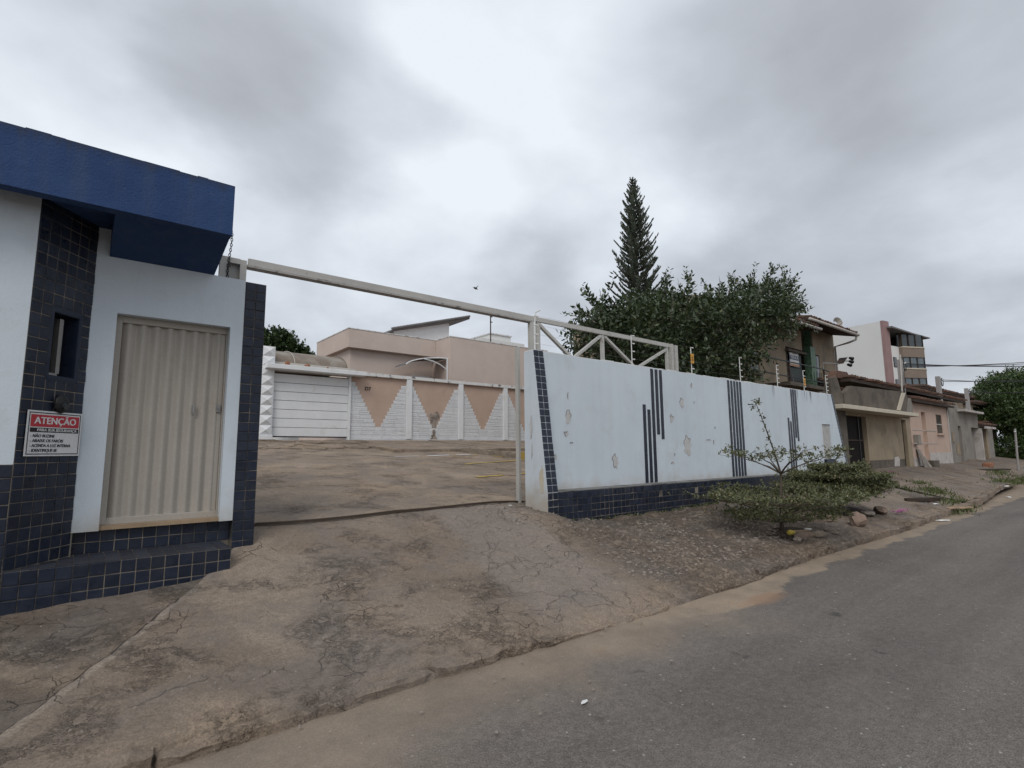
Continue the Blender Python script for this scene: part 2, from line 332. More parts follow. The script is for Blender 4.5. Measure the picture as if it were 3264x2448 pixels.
M = {}
M['paint'] = wall_paint()
M['asphalt'] = asphalt()
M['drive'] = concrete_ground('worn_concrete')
M['court'] = concrete_ground('courtyard_concrete', True)
M['tile'] = tile_mat('navy_glazed_tile', (0.0120, 0.0170, 0.031))
M['tile_top'] = tile_mat('dark_tread_tile', (0.028, 0.031, 0.042), 0.4)
M['grout'] = mat('sandy_grout', (0.215, 0.185, 0.15), 0.95, c2=(0.045, 0.043, 0.045), s2=1.1, t2=(0.46, 0.60))
M['fascia'] = fascia_paint()
M['white'] = mat('white_paint', (0.66, 0.67, 0.68), 0.8, 0.06, 2.0, c2=(0.50, 0.48, 0.44), s2=1.8, t2=(0.58, 0.8), bs=70, bst=0.3)
M['stonewhite'] = mat('white_painted_stone', (0.60, 0.61, 0.625), 0.85, 0.08, 4.0, c2=(0.45, 0.43, 0.40), s2=2.5, t2=(0.6, 0.8), bs=16, bst=0.8, bd=0.03, orand=0.03)
M['capdirty'] = mat('white_cap_stained', (0.62, 0.62, 0.61), 0.85, 0.1, 3.0, c2=(0.10, 0.095, 0.085), s2=4.5, t2=(0.54, 0.66))
M['pink'] = mat('dusty_pink_plaster', (0.515, 0.43, 0.38), 0.88, 0.06, 1.2, c2=(0.47, 0.385, 0.335), s2=0.8, t2=(0.5, 0.75), bs=35, bst=0.45, bd=0.01)
M['salmon'] = mat('salmon_plaster', (0.45, 0.33, 0.265), 0.88, 0.08, 1.2, c2=(0.39, 0.29, 0.235), s2=1.0, t2=(0.52, 0.72), bs=30, bst=0.4)
M['metal'] = mat('cream_steel_paint', (0.40, 0.39, 0.365), 0.55, 0.10, 3.0, c2=(0.20, 0.165, 0.13), s2=5.0, t2=(0.62, 0.75), bst=0.08)
M['beamshade'] = mat('shaded_worn_steel', (0.33, 0.32, 0.305), 0.6, 0.12, 4.0, c2=(0.15, 0.14, 0.13), s2=7.0, t2=(0.54, 0.66), bst=0.1)  # worn cream steel, with the beam underside's shade put into the colour
M['door'] = mat('beige_door_paint', (0.355, 0.325, 0.285), 0.5, 0.07, 2.0, c2=(0.32, 0.28, 0.23), s2=2.0, t2=(0.55, 0.8), bst=0.06)
M['sill'] = mat('dusty_sill', (0.30, 0.215, 0.14), 0.9, 0.2, 6.0)
M['black'] = mat('black_plastic', (0.012, 0.012, 0.013), 0.5, bst=0)
M['dark'] = mat('dark_interior', (0.018, 0.017, 0.017), 0.8, bst=0)
M['steel'] = mat('dull_steel', (0.28, 0.27, 0.26), 0.45, metal=0.6, bst=0)
M['rust'] = mat('rusted_rail', (0.055, 0.038, 0.027), 0.8)
M['plaster'] = mat('bare_grey_plaster', (0.47, 0.465, 0.46), 0.95, 0.10, 5.0, c2=(0.40, 0.385, 0.365), s2=6.0, bs=50, bst=0.6, bd=0.008)
M['stain'] = mat('damp_brown_stain', (0.20, 0.165, 0.14), 0.95, 0.3, 5.0, c2=(0.34, 0.29, 0.255), s2=5.0, t2=(0.45, 0.62))
M['ledge'] = mat('dirty_shadowed_ledge', (0.17, 0.165, 0.16), 0.95, 0.25, 5.0, c2=(0.06, 0.058, 0.056), s2=3.0, t2=(0.5, 0.65))  # grey dirt, darkened so the colour also carries the ledge line's shadow
M['plaster_edge'] = mat('dark_paint_lip', (0.16, 0.16, 0.165), 0.95)
M['cream'] = mat('cream_render', (0.47, 0.425, 0.34), 0.9, 0.1, 3.0, bs=40)
M['insul'] = mat('white_insulator', (0.62, 0.62, 0.60), 0.4, 0.05, bst=0)
M['yellow'] = mat('amber_warning_plate', (0.55, 0.27, 0.03), 0.5, 0.08, 6.0, bst=0)
M['roadyellow'] = mat('faded_yellow_paint', (0.42, 0.30, 0.07), 0.9, 0.15, 6.0, c2=(0.2, 0.16, 0.11), s2=4.0, t2=(0.55, 0.7))
M['beige'] = mat('mustard_beige_render', (0.275, 0.222, 0.155), 0.92, 0.14, 1.5, c2=(0.165, 0.135, 0.10), s2=1.1, t2=(0.5, 0.75), bs=30, bst=0.5, bd=0.01)
M['raw'] = mat('raw_grey_cement', (0.115, 0.097, 0.078), 0.95, 0.25, 1.4, c2=(0.052, 0.044, 0.036), s2=1.2, t2=(0.48, 0.68), bs=25, bst=0.6, bd=0.012)
M['greywall'] = mat('grey_cement_render', (0.22, 0.20, 0.178), 0.95, 0.15, 1.2, c2=(0.13, 0.112, 0.095), s2=0.9, t2=(0.5, 0.72), bs=22, bst=0.6, bd=0.012)
M['dado'] = mat('pale_dado_render', (0.42, 0.39, 0.365), 0.95, 0.15, 3.0, c2=(0.25, 0.215, 0.19), s2=2.0)
M['rooftile'] = mat('old_clay_tile', (0.125, 0.068, 0.047), 0.9, 0.3, 3.0, c2=(0.045, 0.036, 0.032), s2=2.4, t2=(0.45, 0.65), orand=0.25)
M['wood'] = mat('dark_timber', (0.045, 0.032, 0.024), 0.85, 0.2, 5.0)
M['gatedark'] = mat('dark_brown_gate', (0.014, 0.011, 0.010), 0.8, 0.2, 6.0, spec=0.1)
M['doorgreen'] = mat('dark_green_door', (0.014, 0.024, 0.022), 0.5, 0.2, 6.0, bst=0)
M['tan'] = mat('tan_render', (0.255, 0.205, 0.148), 0.92, 0.16, 1.0, c2=(0.14, 0.112, 0.083), s2=0.9, t2=(0.5, 0.72), bs=20, bst=0.5, bd=0.01)
M['mosaic'] = mat('green_mosaic', (0.085, 0.155, 0.098), 0.5, 0.7, 11.0, bst=0)
M['glass'] = mat('dark_window_glass', (0.03, 0.038, 0.043), 0.08, 0.3, 3.0, bst=0, spec=0.6)
M['glasslit'] = mat('bay_window_glass', (0.10, 0.125, 0.14), 0.1, 0.4, 2.0, bst=0, spec=0.6)
M['apt'] = mat('white_apartment_render', (0.62, 0.62, 0.605), 0.9, 0.04, 0.3, bst=0)
M['aptpink'] = mat('mauve_pilaster_tile', (0.275, 0.175, 0.17), 0.7, 0.1, 1.0, bst=0)
M['aptbrown'] = mat('tan_bay_tile', (0.205, 0.160, 0.128), 0.7, 0.1, 1.0, bst=0)
M['aptcream'] = mat('cream_tower_render', (0.52, 0.46, 0.36), 0.9, 0.05, 1.0, bst=0)
M['gutter'] = mat('pale_pvc_gutter', (0.42, 0.39, 0.355), 0.6, 0.12, 3.0, bst=0)
M['poly'] = mat('weathered_vault_sheet', (0.175, 0.14, 0.112), 0.6, 0.2, 1.3, c2=(0.26, 0.235, 0.20), s2=1.6, t2=(0.5, 0.7), bst=0.1)
M['fibre'] = mat('grey_fibre_sheet', (0.15, 0.145, 0.145), 0.9, 0.2, 2.0)
M['postc'] = mat('concrete_post', (0.30, 0.285, 0.275), 0.9, 0.12, 3.0)
M['cable'] = mat('black_cable', (0.02, 0.02, 0.022), 0.6, bst=0)
M['bark'] = mat('grey_brown_bark', (0.085, 0.068, 0.053), 0.95, 0.25, 8.0)
M['kerb'] = mat('worn_kerb_concrete', (0.205, 0.168, 0.132), 0.95, 0.22, 3.0, c2=(0.12, 0.10, 0.082), s2=3.0, t2=(0.50, 0.68), bs=26, bst=1.0, bd=0.018)
M['rock'] = mat('pinkish_stone', (0.215, 0.155, 0.12), 0.92, 0.2, 9.0, c2=(0.12, 0.095, 0.08), s2=7.0, bs=40, bst=0.7, bd=0.01)
M['brick'] = mat('clay_brick', (0.26, 0.12, 0.07), 0.92, 0.2, 9.0)
M['litter'] = mat('white_litter', (0.62, 0.62, 0.60), 0.7, 0.06, 9.0, bst=0)
M['ltyellow'] = mat('yellow_wrapper', (0.45, 0.34, 0.06), 0.6, 0.1, 9.0, bst=0)
M['petal'] = mat('magenta_petals', (0.50, 0.13, 0.36), 0.6, 0.2, 9.0, bst=0)
M['soil'] = mat('dark_planting_soil', (0.045, 0.034, 0.026), 0.98, 0.3, 7.0, bs=30, bst=1.0, bd=0.02)
M['signwhite'] = mat('sign_white', (0.60, 0.60, 0.60), 0.5, 0.04, 6.0, bst=0)
M['signred'] = mat('sign_red', (0.40, 0.035, 0.045), 0.5, 0.06, 6.0, bst=0)
M['signblack'] = mat('sign_black', (0.015, 0.015, 0.017), 0.5, bst=0)
M['signblue'] = mat('sign_navy', (0.014, 0.022, 0.075), 0.5, bst=0)
M['signorange'] = mat('sign_orange', (0.40, 0.17, 0.06), 0.5, bst=0)
M['gravel'] = mat('broken_concrete_chips', (0.235, 0.20, 0.17), 0.95, 0.25, 15.0, bst=0)
M['leaf_broad'] = leaf_mat('broadleaf_leaf', (0.030, 0.045, 0.022), (0.066, 0.090, 0.045), (0.14, 0.145, 0.07), 0.15)
M['leaf_pine'] = leaf_mat('norfolk_needles', (0.050, 0.066, 0.050), (0.092, 0.112, 0.084), trans=0.15)
M['leaf_bg'] = leaf_mat('far_tree_leaf', (0.020, 0.036, 0.014), (0.045, 0.072, 0.024), (0.075, 0.10, 0.035))
M['leaf_sap'] = leaf_mat('umbrella_tree_leaf', (0.055, 0.066, 0.028), (0.125, 0.130, 0.058), (0.30, 0.23, 0.13))
M['leaf_street'] = leaf_mat('street_tree_leaf', (0.024, 0.044, 0.013), (0.058, 0.092, 0.026), (0.10, 0.13, 0.045))
M['grass'] = leaf_mat('grass_blade', (0.05, 0.075, 0.022), (0.10, 0.115, 0.04), (0.17, 0.14, 0.07))

# ------------------------------------------------------------------ mesh helpers
class MB:
    def __init__(self): self.v = []; self.f = []
    def add(self, vs, fs):
        o = len(self.v); self.v += [tuple(x) for x in vs]; self.f += [tuple(i+o for i in f) for f in fs]; return self
    def box(self, x0, x1, y0, y1, z0, z1):
        if x0 > x1: x0, x1 = x1, x0
        if y0 > y1: y0, y1 = y1, y0
        if z0 > z1: z0, z1 = z1, z0
        v = [(x0,y0,z0),(x1,y0,z0),(x1,y1,z0),(x0,y1,z0),(x0,y0,z1),(x1,y0,z1),(x1,y1,z1),(x0,y1,z1)]
        return self.add(v, [(0,3,2,1),(4,5,6,7),(0,1,5,4),(1,2,6,5),(2,3,7,6),(3,0,4,7)])
    def hexa(self, b, t):   # bottom 4, top 4 (both counter-clockwise from above)
        return self.add(list(b)+list(t), [(0,3,2,1),(4,5,6,7),(0,1,5,4),(1,2,6,5),(2,3,7,6),(3,0,4,7)])
    def prism(self, poly, d):   # polygon of 3-D points extruded by vector d
        n = len(poly); d = Vector(d); a = [Vector(p) for p in poly]
        fs = [tuple(range(n)), tuple(range(2*n-1, n-1, -1))] + [(i, i+n, (i+1) % n + n, (i+1) % n) for i in range(n)]
        return self.add(a + [p+d for p in a], fs)
    def bar(self, a, b, w, h=None, up=(0,0,1)):  # rectangular bar from a to b
        a, b = Vector(a), Vector(b); h = h or w
        d = (b-a).normalized(); up = Vector(up)
        s = d.cross(up)
        if s.length < 1e-4: s = d.cross(Vector((0,1,0)))
        s.normalize(); t = s.cross(d)
        o = [s*w/2+t*h/2, -s*w/2+t*h/2, -s*w/2-t*h/2, s*w/2-t*h/2]
        v = [a+q for q in o] + [b+q for q in o]
        return self.add(v, [(0,1,2,3),(7,6,5,4),(0,4,5,1),(1,5,6,2),(2,6,7,3),(3,7,4,0)])
    def tube(self, pts, rad, n=8, cap=True):
        pts = [Vector(p) for p in pts]
        if not isinstance(rad, (list, tuple)): rad = [rad]*len(pts)
        vs = []; fs = []
        ref = None
        for i, p in enumerate(pts):
            d = (pts[min(i+1, len(pts)-1)] - pts[max(i-1, 0)]).normalized()
            if ref is None:
                ref = d.orthogonal().normalized()
            ref = (ref - d*ref.dot(d)).normalized()
            b = d.cross(ref)
            for k in range(n):
                a = 2*math.pi*k/n
                vs.append(p + (ref*math.cos(a) + b*math.sin(a))*rad[i])
        for i in range(len(pts)-1):
            for k in range(n):
                fs.append((i*n+k, i*n+(k+1) % n, (i+1)*n+(k+1) % n, (i+1)*n+k))
        if cap:
            fs.append(tuple(range(n-1, -1, -1))); fs.append(tuple(range((len(pts)-1)*n, len(pts)*n)))
        return self.add(vs, fs)
    def mesh(self, name, mat, origin=(0,0,0), smooth=False):
        ox, oy, oz = origin
        me = bpy.data.meshes.new(name)
        me.from_pydata([(x-ox, y-oy, z-oz) for x, y, z in self.v], [], self.f)
        me.materials.append(mat)
        if smooth: me.polygons.foreach_set('use_smooth', [True]*len(me.polygons))
        me.update()
        return me
    def centre(self):
        a = np.array(self.v); lo, hi = a.min(0), a.max(0)
        return tuple(float(t) for t in (lo+hi)/2)

WO = {}   # world origin of every object that can be a parent
def props(o, label=None, cat=None, group=None, kind=None):
    if label: o['label'] = label
    if cat: o['category'] = cat
    if group: o['group'] = group
    if kind: o['kind'] = kind
    return o
def thing(name, label, cat, loc, group=None, rz=0.0, kind=None):
    o = bpy.data.objects.new(name, None); C.objects.link(o)
    o.empty_display_size = 0.2
    o.location = loc; o.rotation_euler = (0, 0, rz)
    WO[o.name] = Vector((0,0,0)) if rz else Vector(loc)
    return props(o, label, cat, group, kind)
def link(name, me, parent=None, pos=(0,0,0)):
    o = bpy.data.objects.new(name, me); C.objects.link(o)
    if parent:
        o.parent = parent
        o.location = Vector(pos) - WO[parent.name]
    else:
        o.location = pos
    WO[o.name] = Vector(pos)
    return o
def build(mb, name, m, parent=None, label=None, cat=None, group=None, kind=None, smooth=False, bevel=0.0, origin=None):
    c = origin or mb.centre()
    me = mb.mesh(name, m, c, smooth)
    if bevel:
        bm = bmesh.new(); bm.from_mesh(me)
        bmesh.ops.remove_doubles(bm, verts=bm.verts, dist=1e-5)
        bmesh.ops.bevel(bm, geom=[e for e in bm.edges if len(e.link_faces) == 2 and e.calc_face_angle(0) > 0.5], offset=bevel, segments=1, affect='EDGES', clamp_overlap=True)
        bm.to_mesh(me); bm.free()
    return props(link(name, me, parent, c), label, cat, group, kind)
def B(name, m, parent, x0, x1, y0, y1, z0, z1, **k):
    return build(MB().box(x0, x1, y0, y1, z0, z1), name, m, parent, **k)
def inst(name, me, parent, M4):
    o = bpy.data.objects.new(name, me); C.objects.link(o)
    o.parent = parent
    M4 = M4.copy(); M4.translation = M4.translation - WO[parent.name]
    o.matrix_basis = M4
    return o
def frame(p, u, w, su=1.0, sw=1.0, st=1.0):  # local x -> u, local z -> w, local y -> into the wall
    u = Vector(u).normalized(); w = Vector(w).normalized(); n = w.cross(u)
    m = Matrix((u*su, n*st, w*sw)).transposed().to_4x4(); m.translation = Vector(p)
    return m
def copy_tree(root, loc, rz, label=None):
    r = root.copy(); C.objects.link(r); r.location = loc; r.rotation_euler = (0,0,rz)
    if label: r['label'] = label
    for ch in root.children:
        c = ch.copy(); C.objects.link(c); c.parent = r
        for g in ch.children:
            d = g.copy(); C.objects.link(d); d.parent = c
    return r
def text_mesh(s, size, m, bold=0.0, width=None, depth=0.002, align='CENTER', shear=0.0):
    cu = bpy.data.curves.new('t', 'FONT'); cu.body = s; cu.size = size; cu.extrude = depth
    cu.align_x = align; cu.align_y = 'CENTER'; cu.resolution_u = 3; cu.shear = shear
    ob = bpy.data.objects.new('t', cu); C.objects.link(ob)
    dg = bpy.context.evaluated_depsgraph_get()
    me = bpy.data.meshes.new_from_object(ob.evaluated_get(dg))
    bpy.data.objects.remove(ob); bpy.data.curves.remove(cu)
    if bold:
        bm = bmesh.new(); bm.from_mesh(me); m2 = me.copy()
        for sx in (-bold, bold):
            m3 = me.copy(); m3.transform(Matrix.Translation((sx, bold*.4*(1 if sx > 0 else -1), -abs(bold)*.05))); bm.from_mesh(m3)
        bm.to_mesh(me); bm.free()
    me.materials.clear(); me.materials.append(m)
    co = np.empty(len(me.vertices)*3); me.vertices.foreach_get('co', co); co = co.reshape(-1, 3)
    if width:
        w = co[:,0].max()-co[:,0].min(); co[:,0] *= width/w
    co = np.stack([co[:,0], -co[:,2], co[:,1]], 1)   # stand it up, facing -y
    me.vertices.foreach_set('co', co.ravel()); me.update()
    return me
def unit_tile(name, m, t=0.006, ch=0.035):
    a = 0.5; b = 0.5-ch
    mb = MB()
    v = [(-a,0,-a),(a,0,-a),(a,0,a),(-a,0,a), (-a,-t*.55,-a),(a,-t*.55,-a),(a,-t*.55,a),(-a,-t*.55,a), (-b,-t,-b),(b,-t,-b),(b,-t,b),(-b,-t,b)]
    f = [(8,9,10,11)] + [(4+i, 4+(i+1)%4, 8+(i+1)%4, 8+i) for i in range(4)] + [(i, (i+1)%4, 4+(i+1)%4, 4+i) for i in range(4)]
    mb.add(v, f)
    return mb.mesh(name, m)
def rough(mb_or_bm, amp, scale, seed):
    for v in mb_or_bm.verts:
        p = v.co*scale + Vector((seed*7.3, seed*3.1, seed*5.7))
        v.co += noise.noise_vector(p)*amp + noise.noise_vector(p*2.7)*amp*0.4
def rough_block(name, m, size, seed, cuts=3, amp=0.02, scale=6.0, rnd_=0.0):
    bm = bmesh.new(); bmesh.ops.create_cube(bm, size=1.0)
    bmesh.ops.bevel(bm, geom=bm.edges[:], offset=0.08+rnd_, segments=1, affect='EDGES')
    bmesh.ops.subdivide_edges(bm, edges=bm.edges[:], cuts=cuts, use_grid_fill=True)
    for v in bm.verts: v.co = Vector((v.co.x*size[0], v.co.y*size[1], v.co.z*size[2]))
    rough(bm, amp, scale, seed)
    me = bpy.data.meshes.new(name); bm.to_mesh(me); bm.free(); me.materials.append(m)
    return me
def pebble(name, m, size, seed, sub=2, amp=0.18):
    bm = bmesh.new(); bmesh.ops.create_icosphere(bm, subdivisions=sub, radius=0.5)
    rough(bm, amp, 2.2, seed)
    for v in bm.verts: v.co = Vector((v.co.x*size[0], v.co.y*size[1], v.co.z*size[2]))
    me = bpy.data.meshes.new(name); bm.to_mesh(me); bm.free(); me.materials.append(m)
    return me

# ------------------------------------------------------------------ ground levels
CP = [(-3,3.5,.10),(-1,3.5,.09),(0.5,3.5,.075),(2,3.5,.07),(3.5,3.5,.07),(5,3.5,.06),(6.5,3.5,.08),(8,3.5,.10),(10,3.5,.11),(12,3.5,.11),(15,3.5,.12),(18,3.5,.13),(22,3.6,.16),(28,4.1,.2),(36,4.6,.25),(50,5,.25),(75,5,.25),
      (-.4,5.9,.335),(.4,5.9,.37),(1.1,5.9,.41),(1.54,6.37,.555),(1.66,6.8,.71),(3.4,6.8,.72),(5.6,6.8,.71),(5.47,6.2,.675),(5.47,5.9,.655),(6.0,5.91,.49),(7,5.91,.455),(8.2,5.91,.45),(12,5.91,.55),(17.2,5.91,.69),
      (-2,5.9,.3),(-4,5.9,.3),(3.4,6.2,.58),(3.3,5.0,.30),(1.6,5.0,.27),(5.2,5.0,.32),(.3,4.7,.2),(8,4.7,.27),(12,4.7,.30),(17,4.7,.38),(20,6.6,.86),(23.5,6.6,.80),(26,6.6,.80),(30,6.6,.84),(36,6.6,.95),(42,6.6,.92),
      (20,4.7,.42),(25,4.8,.42),(30,4.9,.5),(36,5.3,.55),(44,5.6,.6),(50,7,.8),(60,7,.8),(75,7,.8),(-3,6.8,.35),(9,6.8,.6),(18,6.8,.8),(60,12,1.2),(75,12,1.2),(30,12,1.3)]
_P = np.array(CP)[:, :2]; _Zc = np.array(CP)[:, 2]
_D = np.linalg.norm(_P[:,None]-_P[None], axis=2)
_W = np.linalg.solve(_D + np.eye(len(_P))*1e-3, _Zc - _Zc.mean())
def gz_arr(x, y):
    q = np.stack([x, y], 1); out = np.empty(len(q))
    for i in range(0, len(q), 20000):
        d = np.linalg.norm(q[i:i+20000,None]-_P[None], axis=2)
        out[i:i+20000] = d @ _W + _Zc.mean()
    return out
def joint(x, y): return x - (1.22 + (y-6.21)*0.647)
def gz_fine(x, y):
    z = gz_arr(x, y)
    s = np.clip((joint(x, y)+0.03)/0.05, 0, 1)
    z = z - (1-s)*0.035*np.clip((y-3.3)/0.5, 0, 1)
    return z
def gz(x, y): return float(gz_fine(np.array([x], float), np.array([y], float))[0])
def kerb_y(x): return 3.46 + 0.03*math.sin(x*0.9) + max(0.0, (x-19))*0.062
def court_z(y): return 0.715 + (min(y, 21.0)-6.8)*0.0937 + max(0, y-21)*0.02

def grid_mesh(name, m, xs, ys, zf, smooth=True):
    X, Yg = np.meshgrid(xs, ys); 
    x = X.ravel(); y = Yg.ravel(); z, y = zf(x, y)
    nx, ny = len(xs), len(ys)
    i = np.arange(nx*ny).reshape(ny, nx)
    f = np.stack([i[:-1,:-1], i[:-1,1:], i[1:,1:], i[1:,:-1]], -1).reshape(-1, 4)
    me = bpy.data.meshes.new(name)
    me.vertices.add(len(x)); me.vertices.foreach_set('co', np.stack([x, y, z], 1).ravel())
    me.loops.add(len(f)*4); me.loops.foreach_set('vertex_index', f.ravel())
    me.polygons.add(len(f)); me.polygons.foreach_set('loop_start', np.arange(0, len(f)*4, 4))
    me.polygons.foreach_set('use_smooth', np.full(len(f), smooth))
    me.materials.append(m); me.update(calc_edges=True)
    return me
def vnoise(x, y, s, seed):   # cheap value noise on arrays
    xs = x*s + seed*17.17; ys = y*s + seed*9.3
    xi = np.floor(xs).astype(int); yi = np.floor(ys).astype(int); fx = xs-xi; fy = ys-yi
    fx = fx*fx*(3-2*fx); fy = fy*fy*(3-2*fy)
    def h(a, b):
        n = (a*374761393 + b*668265263 + seed*974711) & 0x7fffffff
        n = ((n ^ (n >> 13))*1274126177) & 0x7fffffff
        return ((n ^ (n >> 16)) & 0xffff)/65535.0
    return (h(xi,yi)*(1-fx)+h(xi+1,yi)*fx)*(1-fy) + (h(xi,yi+1)*(1-fx)+h(xi+1,yi+1)*fx)*fy
def fbm(x, y, s, seed, o=4):
    t = 0; a = 0.5
    for k in range(o): t = t + a*vnoise(x, y, s, seed+k); s *= 2.03; a *= 0.55
    return t

def drive_z(x, y):
    kk = np.array([kerb_y(a) for a in x])
    skirt = y < 3.48; deep = y < 3.35
    y = np.where(skirt, kk-0.02-0.10*((x > 2.9) & (x < 7.0)), y)
    z = gz_fine(x, y)
    n = fbm(x, y, 1.1, 3, 5); n2 = fbm(x, y, 5.0, 9, 4)
    zone = np.clip((fbm(x, y, 0.8, 21, 3)-0.42)*6, 0, 1)
    lane = np.clip((x-4.9)/0.6, 0, 1)*np.clip((12-x)/3, 0, 1)
    zone = np.maximum(zone*0.8, lane)
    n3 = fbm(x, y*1.8, 3.6, 33, 4)
    step = 1/(1+np.exp(-(n3-0.47)*90)) + 0.7/(1+np.exp(-(n3-0.56)*90))
    z = z + (n-0.45)*0.05 + zone*(step-0.8)*0.020 + zone*(n2-.45)*.012 + (fbm(x, y, 14, 51, 2)-.4)*.008
    # broken hollow beside the wall end
    h = np.clip(1-np.hypot((x-4.6-0.2*(n2-.5))/0.75, (y-5.95)/0.28), 0, 1)
    z = z - np.clip(h*4, 0, 1)*0.03
    z = np.where(skirt, np.where((x > 2.9) & (x < 7.0), -0.01, z-0.03), z)
    return np.where(deep, -0.06, z), np.where(deep, y-0.004, y)
S_ = dict(kind='structure')
me = grid_mesh('ground', M['drive'], np.linspace(-900, 900, 3), np.linspace(-900, 900, 3), lambda x, y: (x*0-0.35, y))
props(link('ground', me), kind='structure')
me = grid_mesh('road', M['asphalt'], np.concatenate([np.linspace(-14, 20, 60), np.linspace(22, 140, 30)]), np.linspace(0, 1, 12),
               lambda x, y: (-0.0 - 0.02*((1-y)*2-1)**2, -7.5 + y*(np.array([kerb_y(a) for a in x])+7.5+0.03)))
props(link('road', me), kind='structure')
xs = np.concatenate([np.arange(-4, -1, 0.09), np.arange(-1, 9.5, 0.034), np.arange(9.5, 17.6, 0.08)])
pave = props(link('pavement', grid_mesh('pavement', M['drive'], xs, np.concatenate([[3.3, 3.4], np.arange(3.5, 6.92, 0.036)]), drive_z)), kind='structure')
def far_z(x, y):
    kk = np.array([kerb_y(a) for a in x])
    y = np.where(y < 3.49, kk, np.maximum(y, kk+0.02))
    return gz_arr(x, y) + 0.05*np.clip((30-x)/10, 0, 1) + (fbm(x, y, 0.7, 5, 4)-0.45)*0.06, y
xs = np.concatenate([np.arange(17.62, 45, 0.2), np.arange(45, 140, 1.5)])
far = props(link('pavement', grid_mesh('pavement', M['drive'], xs, np.concatenate([[3.4], np.arange(3.5, 8.2, 0.12), np.arange(8.5, 60, 3)]), far_z)), kind='structure')
MB_ = MB()
build(MB_.prism([(17.6, 3.5, -.1), (17.6, 3.5, .18), (17.6, 5.0, .47), (17.6, 6.9, .90), (17.6, 6.9, -.1)], (0.03, 0, 0)), 'pavement_edge', M['raw'], far)
# opposite pavement, behind the camera
me = grid_mesh('pavement', M['drive'], np.linspace(-14, 140, 80), np.linspace(-12, -7.5, 6), lambda x, y: (x*0+0.1, y))
props(link('pavement', me), kind='structure')
def cz(x, y): return 0.715 + (np.minimum(y, 21.0)-6.8)*0.0937 + np.maximum(0, y-21)*0.02 + (fbm(x, y, 0.5, 8, 4)-0.47)*0.05*np.clip((y-7)/1.5, 0, 1), y
court = props(link('courtyard', grid_mesh('courtyard', M['court'], np.arange(-6, 32, 0.3), np.concatenate([[6.9], np.arange(7, 24, 0.25), np.arange(24, 70, 2)]), cz)), kind='structure')
WO[court.name] = Vector((0,0,0))
# joint slot and gate rail in the threshold
gr = thing('gate_rail', 'dark rusted gate rail set across the concrete threshold', 'rail', (3.5, 6.8, 0.72))
mb = MB(); n = 24
for i in range(n):
    x0 = 1.5 + (5.75-1.5)*i/n; x1 = 1.5 + (5.75-1.5)*(i+1)/n
    mb.bar((x0, 6.8, gz(x0, 6.8)+.026), (x1, 6.8, gz(x1, 6.8)+.026), 0.035, 0.03)
build(mb, 'rail', M['rust'], gr)

# kerb stones along the pavement edge
kb = thing('kerb', None, None, (5, 3.4, 0), kind='structure')
x = -3.0; i = 0
while x < 34:
    L = 0.75 + rnd.random()*0.35 if x < 18 else 1.6
    broken = 2.2 < x < 5.8
    if not (4.0 < x < 5.0):
        h = 0.11 if not broken else 0.075
        me = rough_block('kerb_stone', M['drive'], (L-0.004, 0.15, 0.17), i, 5, 0.032 if x < 9 else 0.022, 6.0, 0.05)
        o = bpy.data.objects.new('kerb_stone', me); C.objects.link(o); o.parent = kb
        xc = x+L/2
        zt = max(0.03, gz(xc, 3.5) - 0.016 if x < 17.5 else gz(xc, kerb_y(xc)+.05)+0.03)
        if broken: zt *= 0.45
        o.location = Vector((xc, kerb_y(xc)-0.055-(0.02 if broken else 0), zt-0.085+rnd.uniform(-.008,.008))) - WO[kb.name]
        o.rotation_euler = (rnd.uniform(-.08,.08), rnd.uniform(-.015,.015), math.atan2(kerb_y(xc+.3)-kerb_y(xc-.3), .6)+rnd.uniform(-.03,.03))
    x += L; i += 1

# ------------------------------------------------------------------ guardhouse with blue fascia
CORN = Vector((-.4, 5.89, 0)); BACK = Vector((0.0, 6.372, 0))
DU = (BACK-CORN).normalized(); DN = Vector((DU.y, -DU.x, 0)); DA = math.atan2(DU.y, DU.x); DL = (BACK-CORN).length
gh = thing('guardhouse', 'white and navy tiled guardhouse with a royal blue fascia and beige metal door', 'guardhouse', (0, 6.4, 0.4))
tile = unit_tile('tile', M['tile']); tread = unit_tile('tread_tile', M['tile_top'])
P_ = 0.1055
def dpt(s, off, z):   # point on the diagonal face, off metres in front of it
    p = CORN + DU*s + DN*off; return Vector((p.x, p.y, z))
# grout-coloured backing walls
mb = MB()
def dwall(s0, s1, z0, z1, o0=0.0, o1=-0.22):
    mb.prism([dpt(s0,o0,z0), dpt(s1,o0,z0), dpt(s1,o1,z0), dpt(s0,o1,z0)], (0,0,z1-z0))
dwall(0, .23, .2, 3.75); dwall(.50, DL+.02, .2, 3.75); dwall(.23, .50, .2, 2.24); dwall(.23, .50, 2.81, 3.75)
build(mb, 'diagonal_wall', M['grout'], gh)
mb = MB()
for s0, s1, z0, z1 in ((.231, .236, 2.241, 2.809), (.494, .499, 2.241, 2.809), (.237, .493, 2.241, 2.246), (.237, .493, 2.804, 2.809)):
    mb.prism([dpt(s0,.001,z0), dpt(s1,.001,z0), dpt(s1,-.21,z0), dpt(s0,-.21,z0)], (0,0,z1-z0))
for s0, s1, z0, z1 in ((.195, .2305, 2.20, 2.86), (.4995, .535, 2.20, 2.86), (.231, .499, 2.20, 2.2405), (.231, .499, 2.8095, 2.86)):
    mb.prism([dpt(s0,.0035,z0), dpt(s1,.0035,z0), dpt(s1,.0005,z0), dpt(s0,.0005,z0)], (0,0,z1-z0))
build(mb, 'slit_lining', M['tile'], gh)
